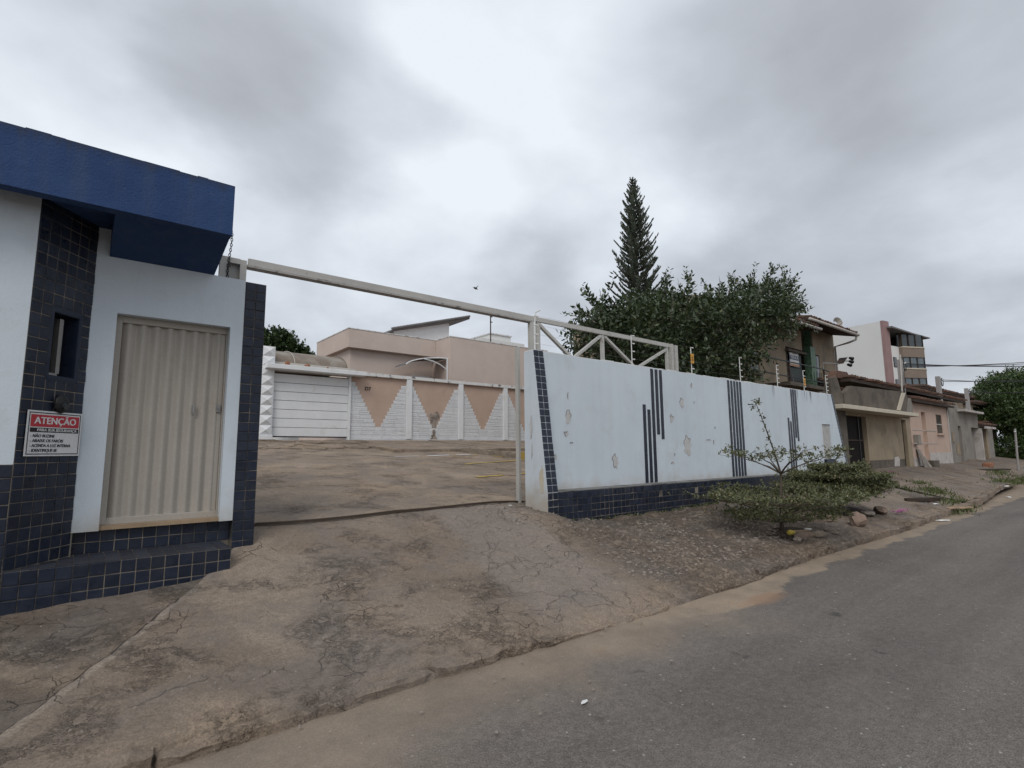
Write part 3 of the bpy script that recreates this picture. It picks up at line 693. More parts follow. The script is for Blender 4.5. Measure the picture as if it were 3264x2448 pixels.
build(MB().prism([dpt(.17,-.225,2.2), dpt(.56,-.225,2.2), dpt(.56,-.25,2.2), dpt(.17,-.25,2.2)], (0,0,.66)), 'slit_back', M['dark'], gh)
fr = build(MB().prism([dpt(.285,-.06,2.25), dpt(.385,-.06,2.25), dpt(.385,-.11,2.25), dpt(.285,-.11,2.25)], (0,0,.025)).prism([dpt(.365,-.06,2.275), dpt(.405,-.06,2.275), dpt(.405,-.11,2.275), dpt(.365,-.11,2.275)], (0,0,.50)), 'slit_window_frame', M['steel'], gh)
build(MB().prism([dpt(.235,-.12,2.275), dpt(.322,-.12,2.275), dpt(.322,-.13,2.275), dpt(.235,-.13,2.275)], (0,0,.50)), 'pane', M['glass'], fr)
# white panel above, tiled base below
B('wall_panel', M['paint'], gh, -3.2, -.40, 5.885, 6.1, 1.478, 3.755)
B('wall_base', M['grout'], gh, -3.2, -.402, 5.893, 6.1, .1, 1.476)
# door wall
mb = MB(); mb.box(-.02, .20, 6.372, 6.60, .845, 3.485); mb.box(1.20, 1.328, 6.372, 6.60, .845, 3.485); mb.box(.20, 1.20, 6.372, 6.60, 2.93, 3.485); mb.box(-.02, .098, 6.372, 6.60, 3.4852, 3.757)
build(mb, 'door_wall', M['paint'], gh)
B('door_base', M['grout'], gh, -.1, 1.325, 6.47, 6.62, .3, .843)
B('step', M['grout'], gh, -.42, 1.235, 5.905, 6.47, .12, .632)
B('pillar', M['grout'], gh, 1.330, 1.548, 6.378, 6.86, .3, 3.475)
B('sill', M['sill'], gh, .19, 1.21, 6.40, 6.60, .846, .885)
# tiles
def lay(o, u, w, nu, nw, pu=P_, pw=P_, skip=None, me=tile, name='tile', jit=0.0012):
    o, u, w = Vector(o), Vector(u).normalized(), Vector(w).normalized(); k = 0
    for j in range(nw):
        for i in range(nu):
            s, t = (i+.5)*pu, (j+.5)*pw
            if skip and skip(s, t): continue
            p = o + u*s + w*t + w.cross(u)*rnd.uniform(-jit, jit)
            inst(name, me, gh if lay.to is None else lay.to, frame(p, u, w, pu-.0085, pw-.0085, 1.0) @ Matrix.Rotation(rnd.uniform(-.009,.009), 4, 'Z') @ Matrix.Rotation(rnd.uniform(-.006,.006), 4, 'X')); k += 1
    return k
lay.to = gh
zb = .642
lay(dpt(0.002,0,zb), DU, (0,0,1), 6, 30, DL/6, P_, skip=lambda s, t: (.2 < s < .52 and 2.235 < zb+t < 2.83))
lay((-.40-4*P_, 5.893, .42), (1,0,0), (0,0,1), 4, 10)
mb = MB(); a_ = (P_-.0085)/2
for i in range(22):
    for j in range(11):
        cx_, cz_ = -.40-(4.5+i)*P_, .315+(j+.5)*P_
        mb.box(cx_-a_, cx_+a_, 5.888, 5.895, cz_-a_, cz_+a_)
build(mb, 'base_tiling', M['tile'], gh, kind='stuff')
lay((-.40, 5.905, .30), (1,0,0), (0,0,1), 15, 3, 1.635/15, .111)
lay((.0, 6.47, .635), (1,0,0), (0,0,1), 12, 2, 1.325/12, .104)
lay((1.331, 6.378, .31), (1,0,0), (0,0,1), 2, 30, .108, P_)
for i in range(15):      # tread, clipped by the slanting wall
    s = -.40 + (i+.5)*1.635/15
    y1 = 6.46 if s > .07 else 5.905 + max(0.0, (s+.40))*1.2
    if y1-5.905 < .06: continue
    for k in range(2):
        a = 5.90 + (y1-5.90)*k/2; b_ = 5.90 + (y1-5.90)*(k+1)/2
        inst('tread_tile', tread, gh, frame((s, (a+b_)/2, .634), (1,0,0), (0,1,0), 1.635/15-.006, b_-a-.006, 1.0))
# fascia canopy
mb = MB(); mb.box(-3.4, 1.014, 5.55, 5.67, 3.662, 4.165); mb.box(-3.4, 1.014, 5.67, 9.2, 3.76, 4.12)
x = -3.4
while x < 1.0:
    l = min(rnd.uniform(.08, .3), 1.013-x)
    mb.box(x, x+l, 5.551+rnd.uniform(0, .008), 5.66, 4.165, 4.165+rnd.uniform(.002, .016)); x += l+.0005
fa = build(mb, 'fascia', M['fascia'], gh)
build(MB().prism([(.10, 5.675, 3.664), (.10, 6.371, 3.484), (.10, 6.371, 3.757), (.10, 5.675, 3.757)], (.912, 0, 0)), 'soffit_wedge', M['fascia'], gh)
bm_ = MB().box(-3.2, 1.0, 6.62, 9.1, .3, 3.757)
build(bm_, 'back_wall', M['white'], gh)
# corrugated door
mb = MB(); n = 8; zs = (.95, 2.86); prof = []
for i in range(n*10+1):
    t = (i % 10)/10; d = .017*math.cos(2*math.pi*t)-.008 + (.006 if i % 10 == 0 else 0)
    prof.append((.255+.925*i/(n*10), d))
vs = [(x, 6.505+d, z) for z in zs for x, d in prof]; k = len(prof)
mb.add(vs, [(i, i+1, k+i+1, k+i) for i in range(k-1)])
dr = build(mb, 'door', M['door'], gh, smooth=True)
mb = MB(); mb.box(.20, .252, 6.47, 6.55, .885, 2.93); mb.box(1.183, 1.20, 6.47, 6.55, .885, 2.93); mb.box(1.135, 1.182, 6.488, 6.53, .95, 2.86)
mb.box(.252, 1.183, 6.47, 6.55, 2.862, 2.93); mb.box(.252, 1.183, 6.47, 6.55, .885, .95)
build(mb, 'door_frame', M['door'], gh, bevel=.004)
build(MB().box(1.128, 1.165, 6.465, 6.487, 2.0, 2.085).box(1.138, 1.155, 6.445, 6.465, 2.03, 2.06), 'lock', M['steel'], dr)
build(MB().box(.90, .925, 6.478, 6.490, 1.97, 2.07).box(.905, .92, 6.462, 6.478, 1.985, 2.055), 'handle', M['steel'], dr)

# attention sign on the diagonal face
sg = thing('warning_sign', 'white and red ATENÇÃO notice fixed to the navy tiles beside the door', 'sign', dpt(.335, .016, 1.735), rz=DA)
B('sign_panel', M['signwhite'], sg, -.275, .275, -.004, 0, -.192, .192)
build(MB().box(-.26,.26,-.0055,-.0042,.170,.178).box(-.26,.26,-.0055,-.0042,-.178,-.170).box(-.26,-.253,-.0055,-.0042,-.17,.17).box(.253,.26,-.0055,-.0042,-.17,.17), 'border', M['signblack'], sg)
B('red_band', M['signred'], sg, -.243, .243, -.006, -.0042, .056, .158)
B('black_band', M['signblack'], sg, -.243, .243, -.006, -.0042, .010, .047)
def put_text(s, size, m, x, z, y, width, bold, parent, align='CENTER', nm='lettering', shear=0.0):
    me = text_mesh(s, size, m, bold, width, .001, align, shear); me.name = nm
    o = bpy.data.objects.new(nm, me); C.objects.link(o); o.parent = parent; o.location = (x, y, z); return o
put_text('ATENÇÃO', .082, M['signwhite'], 0, .106, -.0072, .42, .0022, sg)
put_text('PARA SUA SEGURANÇA', .034, M['signwhite'], .02, .028, -.0072, .40, .0008, sg, shear=.15)
for j, s in enumerate(('- NÃO BUZINE', '- ABAIXE OS FARÓIS', '- ACENDA A LUZ INTERNA', '- IDENTIFIQUE-SE')):
    put_text(s, .036, M['signblack'], -.235, -.022-j*.041, -.0055, (.235, .325, .405, .27)[j], .001, sg, 'LEFT', shear=.12)
it = thing('intercom', 'small black rounded fixture on the tiles just above the ATENÇÃO notice', 'intercom', dpt(.36, 0.012, 2.0), rz=DA)
me = pebble('housing', M['black'], (.15, .07, .17), 3, 2, .03); o = link('housing', me, it, (0, -.02, 0))
build(MB().tube([(0,-.05,-.02), (0,-.075,-.03)], .03, 10), 'lens', M['glass'], it)

# ------------------------------------------------------------------ pale blue perimeter wall
pw = thing('perimeter_wall', 'pale blue peeling wall with navy tile stripes and plinth along the pavement', 'wall', (11.4, 6.2, .5))
mb = MB()
WX0, WX1, WY, WT = 5.475, 17.36, 6.2, 3.135
mb.box(WX0+.002, 16.47, WY, 6.42, .3, WT); mb.box(17.06, WX1-.002, WY, 6.42, .3, WT)
mb.box(16.47, 17.06, WY, 6.42, .3, 1.25); mb.box(16.47, 17.06, WY, 6.42, 2.245, WT)
wall = build(mb, 'wall_panel', M['paint'], pw)
# uneven crown of mortar
mb = MB(); x = WX0+.01
while x < WX1-.25:
    l = rnd.uniform(.2, .5); l = min(l, WX1-.02-x)
    mb.box(x, x+l-.004, WY+.002+rnd.uniform(0,.006), 6.41, WT, WT+rnd.uniform(.006, .028)); x += l
build(mb, 'coping', M['capdirty'], pw)
def fin(x0, x1):
    b = [(x0, 5.905, .25), (x1, 5.905, .25), (x1, 6.199, .25), (x0, 6.199, .25)]
    mb = MB(); mb.hexa(b, [(x0, 5.905, .93), (x1, 5.905, .93), (x1, 6.199, .93), (x0, 6.199, .93)])
    mb.hexa([(x0, 5.905, .931), (x1, 5.905, .931), (x1, 6.199, .931), (x0, 6.199, .931)], [(x0, 6.188, WT+.01), (x1, 6.188, WT+.01), (x1, 6.199, WT+.01), (x0, 6.199, WT+.01)])
    return mb
build(fin(5.47, 5.685), 'end_fin', M['paint'], pw)
build(fin(17.25, 17.365), 'end_fin', M['paint'], pw)
B('plinth', M['grout'], pw, 5.687, 17.52, 5.905, 6.198, .25, .925)
B('plinth_ledge', M['ledge'], pw, 5.69, 17.5, 5.90, 6.197, .926, .938)
lay.to = pw
fw = Vector((0, 6.188-5.905, WT+.01-.931))
lay((5.471, 5.9045, .931), (1,0,0), fw, 2, 21, .107, fw.length/21)
cnt = 42; stuff = MB()
n_ind = 0
for i in range(112):
    for j in range(6):
        px, pz = 5.472 + (i+.5)*P_, .926-(j+.5)*P_
        if pz + .06 < gz(px, 5.88): continue
        if px > 17.5 or rnd.random() < .006: continue
        if cnt < 300:
            p = (px, 5.9045+rnd.uniform(-.0015,.0015), pz)
            inst('tile', tile, pw, frame(p, (1,0,0), (0,0,1), P_-.0085, P_-.0085) @ Matrix.Rotation(rnd.uniform(-.012,.012), 4, 'Z') @ Matrix.Rotation(rnd.uniform(-.012,.012), 4, 'X')); cnt += 1
        else:
            a = (P_-.0085)/2; y = 5.9045+rnd.uniform(-.002,.001)
            stuff.box(px-a, px+a, y-.005, y+.01, pz-a, pz+a)
build(stuff, 'plinth_tiling', M['tile'], pw, kind='stuff')
mb = MB()
for j in range(21):
    t0 = j/21; c0 = Vector((17.252, 5.9045, .931)) + fw*t0; c1 = c0 + fw*(1/21-.003)
    mb.hexa([c0+Vector((0,-.009,0)), c0+Vector((.11,-.009,0)), c0+Vector((.11,.01,0)), c0+Vector((0,.01,0))], [c1+Vector((0,-.009,0)), c1+Vector((.11,-.009,0)), c1+Vector((.11,.01,0)), c1+Vector((0,.01,0))])
build(mb, 'tile_stripe', M['tile'], pw)
STR = [(8.27,.945,2.41),(8.41,.945,2.32),(8.55,.945,3.12),(8.69,1.85,3.12),(8.83,1.76,3.12),
       (11.41,.945,3.12),(11.545,.945,3.12),(11.68,.945,3.12),(11.81,.945,3.12),(11.94,.945,3.12),
       (14.35,.945,2.36),(14.48,.945,2.27),(14.62,.945,3.13),(14.745,1.84,3.13),(14.87,1.75,3.13)]
for xc, z0, z1 in STR:
    mb = MB(); mb.box(xc-.043, xc+.043, WY-.0015, WY+.01, z0, z1)
    s = build(mb, 'tile_stripe', M['tile_top'], pw)
    mb = MB(); z = z0
    while z < z1-.03:
        h = min(.108, z1-z); mb.box(xc-.042+rnd.uniform(-.001,.001), xc+.042, WY-.009+rnd.uniform(-.001,.001), WY-.0014, z+.002, z+h-.002); z += h
    build(mb, 'stripe_tiles', M['tile'], s)
# small barred opening
B('opening_back', M['dark'], pw, 16.48, 17.05, 6.35, 6.36, 1.25, 2.24)
g = B('window_grille', M['white'], pw, 16.475, 17.055, 6.235, 6.25, 1.71, 1.745)
mb = MB()
for i in range(11): mb.box(16.49+i*.053, 16.516+i*.053, 6.225, 6.24, 1.252, 2.242)
build(mb, 'bars', M['plaster'], g)
B('window_sill_block', M['tile'], pw, 16.43, 17.10, 6.12, 6.199, .942, 1.249)
# blown paint patches: a plaster wound with a thin lifted lip round it
PATCH = [(6.24,2.45,.03,.12),(6.23,2.1,.17,.25),(6.19,1.83,.14,.10),(5.92,1.45,.12,.11),(7.39,1.36,.2,.33),(9.53,2.5,.17,.27),(9.14,2.17,.16,.21),(9.19,1.45,.055,.06),(9.64,1.63,.42,.43),(6.29,1.68,.1,.03),
         (9.91,2.88,.08,.11),(9.97,2.52,.02,.09),(10.46,1.75,.2,.035),(10.66,1.71,.05,.12),(9.11,1.29,.14,.05),(15.16,1.63,.06,.15),(17.2,1.17,.22,.2),(10.75,2.02,.06,.05)]
for k, (px, pz, w, h) in enumerate(PATCH):
    def outline(s, seed):
        r = random.Random(seed); n = 22; pts = []
        for i in range(n):
            a = 2*math.pi*i/n; q = 0.55 + 0.55*noise.noise(Vector((math.cos(a)*1.5+seed*3, math.sin(a)*1.5, seed))) + r.uniform(-.13,.13)
            q = max(.22, min(1.05, q+.2))*s
            pts.append((px + math.cos(a)*w*.5*q, 0, pz + math.sin(a)*h*.5*q))
        return pts
    o_ = outline(1.0, k)
    mb = MB(); mb.prism([(x, WY-.0045, z) for x, y, z in o_], (0, .004, 0))
    pt = build(mb, 'plaster_patch', M['plaster'], pw)
    # dark strip drawn in for the undercut along the upper rim
    mb = MB(); n = len(o_); a0 = rnd.randint(0, 5)
    for i in range(a0, a0+rnd.randint(7, 12)):
        (x0, _, z0), (x1, _, z1) = o_[i % n], o_[(i+1) % n]
        mb.bar((x0, WY-.0055, z0), (x1, WY-.0055, z1), .005, .006)
    build(mb, 'paint_lip', M['plaster_edge'], pt)
# worn patch and bare cream render on the end face of the fin
def side_patch(yc, zc, w, h, m, seed):
    r = random.Random(seed); pts = []
    for i in range(18):
        a = 2*math.pi*i/18; q = .75+r.uniform(-.25,.25)
        pts.append((5.4695, yc+math.cos(a)*w/2*q, zc+math.sin(a)*h/2*q))
    build(MB().prism(pts[::-1], (-.003, 0, 0)), 'plaster_patch', m, pw)
side_patch(6.26, 1.92, .07, .42, M['plaster'], 2); side_patch(6.25, 1.55, .03, .3, M['plaster'], 4); side_patch(6.03, 1.12, .12, .55, M['cream'], 6)

# ------------------------------------------------------------------ sliding gate frame over the entrance
gf = thing('gantry_gate', 'cream steel gantry beam and triangulated gate frame spanning the open entrance', 'gate frame', (5.6, 6.8, .72))
mb = MB(); mb.box(1.425, 10.05, 6.755, 6.80, 3.80, 3.885)
bm = build(mb, 'guide_beam', M['metal'], gf, bevel=.004)
build(MB().box(1.41, 5.95, 6.74, 6.86, 3.772, 3.799), 'beam_track', M['beamshade'], bm)
build(MB().box(1.44, 5.94, 6.801, 6.83, 3.80, 3.86), 'beam_back', M['metal'], bm)
B('post', M['metal'], gf, 5.632, 5.682, 6.76, 6.84, .70, 3.30, bevel=.004)
B('post', M['metal'], gf, 5.915, 5.995, 6.745, 6.825, .7, 3.798, bevel=.004)
for a, b, w in (((6.12,6.79,.72),(6.12,6.79,3.798),.075), ((6.14,6.79,3.77),(7.02,6.79,3.20),.06), ((7.76,6.79,3.77),(6.92,6.79,3.20),.06), ((7.81,6.79,.8),(7.81,6.79,3.798),.075),
                ((7.88,6.79,3.77),(8.86,6.79,3.21),.06), ((9.90,6.79,3.74),(8.78,6.79,3.20),.06), ((9.935,6.79,.8),(9.935,6.79,3.798),.06)):
    build(MB().bar(a, b, w, .05), 'brace', M['metal'], gf)
build(MB().box(10.03, 10.10, 6.72, 6.86, .8, 3.885).box(10.101, 10.17, 6.76, 6.80, .8, 3.88).box(10.171, 10.27, 6.72, 6.86, .8, 3.87), 'end_post', M['metal'], gf)
B('lower_panel', M['metal'], gf, 6.16, 10.02, 6.80, 6.81, .8, 3.0)
gd = thing('gate_keeper', 'grey steel gate keeper box above the white door wall', 'gate keeper', (1.26, 6.8, 3.4))
mb = MB(); mb.box(1.12, 1.205, 6.74, 6.80, 3.2, 3.85); mb.box(1.335, 1.405, 6.74, 6.80, 3.2, 3.842); mb.box(1.206, 1.334, 6.74, 6.80, 3.785, 3.848)
build(mb, 'frame', M['metal'], gd); B('back_plate', M['beamshade'], gd, 1.13, 1.40, 6.801, 6.81, 3.2, 3.80)
ch = thing('gate_chain', 'dark chain dangling beside the blue fascia onto the gate keeper', 'chain', (1.21, 6.73, 3.6))
mb = MB()
for i in range(22):
    z = 3.48 + i*.032; q = math.pi/2*(i % 2); xx = 1.215-.012*math.sin(i*.25)
    mb.tube([(xx+.011*math.cos(a)*math.cos(q), 6.727+.011*math.cos(a)*math.sin(q), z+.021*math.sin(a)) for a in [2*math.pi*t/8 for t in range(9)]], .0045, 4)
build(mb, 'links', M['cable'], ch)

# ------------------------------------------------------------------ electric fence
EP = [(5.62, 'white electric fence post curving out at the gate end of the pale wall', .0), (8.1, 'white electric fence post rising in front of the triangulated gate frame', 0),
      (10.13, 'electric fence post with an amber plate just right of the gate frame', 1), (12.2, 'white electric fence post above the group of five full height stripes', 0),
      (14.12, 'tall white electric fence post below the VENDE notice', 0), (15.74, 'electric fence post with an amber plate at the far end of the wall', 1), (17.33, 'leaning electric fence post at the far corner of the pale wall', 0)]
for k, (x, lb, sgn) in enumerate(EP):
    e = thing('fence_post', lb, 'fence post', (x, 6.31, 3.14), 'electric fence posts')
    h = .60
    lean = .03 if k == 6 else 0
    if k == 0: build(MB().tube([(x,6.31,3.14),(x+.01,6.31,3.7),(x+.02,6.30,3.80),(x+.09,6.27,3.84)], .011, 6), 'rod', M['insul'], e)
    else: build(MB().tube([(x,6.31,3.14),(x-lean,6.31,3.14+h)], .010, 6), 'rod', M['insul'], e)
    for q in range(5 if k in (6, 4) else 4):
        z = 3.14 + .14 + q*(.46/(4 if k in (6, 4) else 3))
        build(MB().tube([(x-.01,6.31,z),(x+.06,6.285,z-.004)], [.009,.012], 6), 'insulator', M['insul'], e)
    if sgn:
        pl = thing('warning_plate', 'amber warning plate hung on the fence wires ' + ('beside the gate frame end post' if k == 2 else 'at the far end below the balcony'), 'warning plate', (x-.02, 6.27, 3.5))
        zc = 3.5 if k == 2 else 3.42
        B('plate', M['yellow'], pl, x-.075, x+.045, 6.272, 6.276, zc-.11, zc+.10, bevel=.002)
        build(MB().prism([(x-.045, 6.2715, zc-.0), (x+.015, 6.2715, zc-.0), (x-.015, 6.2715, zc+.06)], (0, .0005, 0)).box(x-.05, x+.02, 6.271, 6.2718, zc-.06, zc-.045).box(x-.05, x+.02, 6.271, 6.2718, zc-.035, zc-.02), 'print', M['signblack'], pl)
fwire = thing('fence_wires', 'thin electric fence wires strung along the top of the pale wall', 'wires', (11, 6.29, 3.3))
mb = MB()
for q in range(4):
    z = 3.14+.14+q*.46/3
    for a, b in zip(EP[:-1], EP[1:]): mb.tube([(a[0]+.06, 6.29, z), ((a[0]+b[0])/2+.06, 6.29, z-.01), (b[0]+.06, 6.29, z)], .0016, 3, False)
build(mb, 'wire', M['steel'], fwire)

# ------------------------------------------------------------------ courtyard: platform, flags, paint lines
def cz1(x, y): return float(cz(np.array([x]), np.array([y]))[0][0])
mb = MB()
for k in range(10):
    x0 = 7.9 + k*.42; x1 = x0+.42
    mb.hexa([(x0, 15.6+rnd.uniform(-.05,.05), 1.3), (x1, 15.6+rnd.uniform(-.05,.05), 1.3), (x1, 21.0, 1.6), (x0, 21.0, 1.6)],
            [(x0, 15.64, 1.635), (x1, 15.64, 1.640), (x1, 21.0, 2.06), (x0, 21.0, 2.06)])
props(build(mb, 'raised_walk', M['court'], None), kind='structure')
mb = MB()
mb.hexa([(12.2, 15.9, 1.3), (20, 15.9, 1.3), (20, 21, 1.6), (12.2, 21, 1.6)], [(12.2, 15.9, 1.66), (20, 15.9, 1.66), (20, 21, 2.08), (12.2, 21, 2.08)])
props(build(mb, 'raised_walk', M['court'], None), kind='structure')
for k in range(7):      # stone edging of the raised bed, running to the yellow corner
    t = k/7; x0, y0 = 10.3+.75*t, 15.4-2.1*t
    me = rough_block('kerb_stone', M['kerb'], (.34, .16, .2), 100+k, 2, .02)
    o = link('kerb_stone', me, court, (x0+.06, y0-.15, cz1(x0, y0)+.05)); o.rotation_euler = (0, 0, -1.22)
B('yellow_kerb_end', M['roadyellow'], court, 11.0, 11.16, 13.1, 13.25, 1.3, 1.52)
for (x0, y0, x1, y1, w, mm) in ((10.0,14.35,11.3,13.4,.10,'roadyellow'), (8.1,12.0,10.95,12.85,.10,'roadyellow'), (6.8,9.6,9.6,10.1,.12,'roadyellow'), (7.2,14.3,10.0,14.5,.10,'white'), (7.3,10.2,9.2,8.6,.05,'dado')):
    mb = MB(); n = 10
    d = Vector((x1-x0, y1-y0, 0)).normalized(); s = Vector((-d.y, d.x, 0))*w/2
    for i in range(n):
        if rnd.random() < .12: continue
        a = Vector((x0,y0,0)).lerp(Vector((x1,y1,0)), i/n); b = Vector((x0,y0,0)).lerp(Vector((x1,y1,0)), (i+1)/n)
        q = [a-s, b-s, b+s, a+s]; mb.add([(p.x, p.y, cz1(p.x, p.y)+.012) for p in q], [(0,1,2,3)])
    build(mb, 'parking_line', M[mm], court)
for k in range(46):     # broken paving in front of the garage
    x = rnd.uniform(3.2, 8.8); y = rnd.uniform(17.0, 20.8)
    r = random.Random(k); n = r.randint(5, 7); sc = r.uniform(.22, .5)
    pts = [(x+math.cos(2*math.pi*i/n+r.uniform(-.3,.3))*sc*r.uniform(.7,1.1), y+math.sin(2*math.pi*i/n+r.uniform(-.3,.3))*sc*r.uniform(.8,1.3)) for i in range(n)]
    mb = MB(); tz = r.uniform(.02, .06)
    top = [(a, b, cz1(a, b)+tz) for a, b in pts]; bot = [(a, b, cz1(a, b)-.05) for a, b in pts]
    mb.add(bot+top, [tuple(range(n, 2*n))]+[(i, (i+1) % n, n+(i+1) % n, n+i) for i in range(n)])
    build(mb, 'flagstone', M['court'], court)

# ------------------------------------------------------------------ courtyard back wall with stepped V panels
bw = thing('courtyard_wall', 'courtyard wall with dusty pink V panels between stepped white stone cladding', 'wall', (13.5, 21.1, 2.0))
B('pink_backing', M['salmon'], bw, 8.56, 21.0, 21.15, 21.35, 1.6, 4.76)
B('cap', M['capdirty'], bw, 8.56, 21.0, 21.02, 21.42, 4.761, 4.90)
PIL = [11.25, 13.99, 16.70, 19.42]
for x in PIL: B('pilaster', M['white'], bw, x-.125, x+.125, 21.03, 21.148, 2.12, 4.76)
B('base_band', M['stonewhite'], bw, 8.56, 21.0, 21.06, 21.149, 1.75, 2.11)
bays = [(8.56, PIL[0]-.13, 9.83), (PIL[0]+.13, PIL[1]-.13, 12.58), (PIL[1]+.13, PIL[2]-.13, 15.32), (PIL[2]+.13, PIL[3]-.13, 18.05)]
RH = .168
cntst = 0
for (bx0, bx1, cx) in bays:
    for j in range(14):
        z0 = 2.115 + j*RH; z1 = z0+RH-.0015
        if z0 < 2.55: segs = [(bx0, bx1)]
        else:
            hw = .10 + (z0-2.56)/(4.42-2.56)*1.02
            segs = [(bx0, cx-hw), (cx+hw, bx1)]
        for a, b in segs:
            if b-a < .03: continue
            n = max(1, round((b-a)/.52)); x = a
            for i in range(n):
                l = (b-a)/n*(1 if i == n-1 else rnd.uniform(.8, 1.15)); x1 = min(b, x+l) if i < n-1 else b
                d = rnd.uniform(.020, .027)
                mb = MB(); zm = z0+(z1-z0)*rnd.uniform(.4,.6); e = rnd.uniform(-.004,.004)
                y0 = 21.148
                # each stone: two split-faced ridges
                mb.prism([(x+.003, y0, z0), (x+.003, y0-d, z0+.004), (x+.003, y0-d-e-.002, zm-.010), (x+.003, y0-d+.006, zm), (x+.003, y0-d+e-.002, zm+.010), (x+.003, y0-d+.001, z1-.004), (x+.003, y0, z1)], (x1-x-.006, 0, 0))
                build(mb, 'stone', M['stonewhite'], bw); cntst += 1
                x = x1
B('plain_wall', M['white'], bw, -12, 5.02, 21.1, 21.3, 1.2, 4.6); B('plain_wall', M['white'], bw, -12.2, -12.0, 8, 21.3, .5, 4.2)
# damage at the foot of the second panel
r = random.Random(5)
pts = [(12.28, 3.22), (12.40, 3.30), (12.52, 3.26), (12.60, 3.36), (12.74, 3.40), (12.86, 3.30), (12.90, 3.14), (12.80, 2.98), (12.74, 2.84), (12.68, 2.70), (12.66, 2.57), (12.50, 2.57), (12.46, 2.75), (12.38, 2.92), (12.36, 3.06)]
build(MB().prism([(x, 21.1455, z) for x, z in pts], (0, .003, 0)), 'plaster_patch', M['stain'], bw)
pts = [(12.50, 2.56), (12.60, 2.56), (12.63, 2.44), (12.58, 2.36), (12.66, 2.24), (12.74, 2.12), (12.70, 2.02), (12.34, 2.02), (12.36, 2.14), (12.44, 2.20), (12.42, 2.30), (12.50, 2.36), (12.47, 2.46)]
build(MB().prism([(x, 21.085, z) for x, z in pts], (0, .06, 0)), 'plaster_patch', M['stain'], bw)
put = text_mesh('D7', .22, M['wood'], .004, .26, .006); put.name = 'house_number'
o = link('house_number', put, bw, (9.33, 21.14, 4.22)); o['label'] = 'dark D7 house number'
# garage
ga = thing('garage', 'white slatted garage door under a concrete slab beside the V panelled wall', 'garage', (7.0, 21.1, 2.1))
for j in range(7):
    z0 = 2.19 + j*.342; z1 = min(4.58, z0+.342-.016)
    build(MB().box(5.56, 8.47, 21.12, 21.15, z0, z1), 'door_slat', M['white'], ga, bevel=.006)
B('door_back', M['dark'], ga, 5.55, 8.48, 21.151, 21.2, 2.15, 4.6)
B('door_jamb', M['white'], ga, 8.472, 8.555, 21.03, 21.3, 1.9, 4.68); 
sl = build(MB().box(5.16, 9.05, 20.62, 21.45, 4.69, 4.86), 'slab', M['white'], ga, bevel=.01)
gp = thing('diamond_pillar', 'white square pillar of raised pyramid blocks left of the garage door', 'pillar', (5.3, 21.0, 2.05))
B('core', M['white'], gp, 5.06, 5.52, 20.95, 21.4, 2.0, 5.55)
B('foot', M['white'], gp, 5.03, 5.54, 20.86, 21.4, 1.9, 2.22, bevel=.01)
bm_ = MB()
for j in range(9):
    z0 = 2.225 + j*.369; z1 = z0+.365; zc = (z0+z1)/2
    mb = MB(); mb.add([(5.065,20.949,z0),(5.515,20.949,z0),(5.515,20.949,z1),(5.065,20.949,z1),(5.29,20.85,zc)], [(0,1,4),(1,2,4),(2,3,4),(3,0,4),(3,2,1,0)])
    build(mb, 'pyramid_block', M['white'], gp)
    mb = MB(); mb.add([(5.059,20.955,z0),(5.059,21.395,z0),(5.059,21.395,z1),(5.059,20.955,z1),(4.96,21.17,zc)], [(1,0,4),(2,1,4),(3,2,4),(0,3,4),(0,1,2,3)])
    build(mb, 'pyramid_block', M['white'], gp)
# barrel vault behind the slab
va = thing('vault_roof', 'brown weathered barrel vault roof sheet rising behind the garage slab', 'roof', (7, 22, 5))
pf = [(21.3+1.75*(1-math.cos(a))*1.0, 4.94+.78*math.sin(a)) for a in [math.pi/2*i/9 for i in range(10)]]
pf += [(2*23.05-y, z) for y, z in pf[-2::-1]]
mb = MB(); n = len(pf)
for x in (5.55, 8.5): mb.add([(x, y, z) for y, z in pf], [])
mb.f += [(i, i+n, i+n+1, i+1) for i in range(n-1)] + [tuple(range(n)), tuple(range(2*n-1, n-1, -1))]
build(mb, 'sheet', M['poly'], va)
for x in (5.6, 6.35, 8.47):
    build(MB().tube([(x, y-.01, z+.02) for y, z in pf[:12]], .018, 5), 'rib', M['poly' if x != 6.35 else 'gutter'], va)
build(MB().box(5.53, 8.75, 21.16, 21.28, 4.93, 5.03), 'eave_channel', M['gutter'], va)
for k, (x, sz, lb) in enumerate(((5.93, (.17,.14,.19), 'biggest brown rubble lump left on the garage slab, nearest the pyramid pillar'), (6.68, (.2,.14,.13), 'flat brown rubble lump in the middle of the garage slab'), (7.47, (.1,.09,.09), 'smallest rubble lump on the garage slab, farthest from the pillar'))):
    me = pebble('rubble', M['brick'], sz, 50+k, 2, .25); o = link('rubble', me, None, (x, 20.8, 4.86+sz[2]*.42)); props(o, lb, 'rubble', 'rubble on the garage slab')

# ------------------------------------------------------------------ pink house behind the courtyard wall
ph = thing('pink_house', 'dusty pink flat roofed house with stepped parapets behind the courtyard wall', 'house', (14, 24, 2.2))
B('right_wing', M['pink'], ph, 14.58, 21.5, 23.0, 32, 2.0, 7.50, bevel=.01)
B('parapet_box', M['pink'], ph, 9.72, 14.578, 24.41, 28.85, 6.60, 7.52, bevel=.01)
B('left_wing', M['pink'], ph, 9.96, 14.578, 24.75, 32, 2.0, 6.598)
for a in ((9.70, 14.6, 24.39, 24.55, 7.521, 7.56), (14.56, 21.5, 22.98, 23.14, 7.501, 7.545), (9.70, 9.86, 24.56, 28.86, 7.521, 7.56), (14.56, 14.70, 23.15, 24.38, 7.501, 7.545)):
    B('parapet_cap', M['capdirty'], ph, *a)
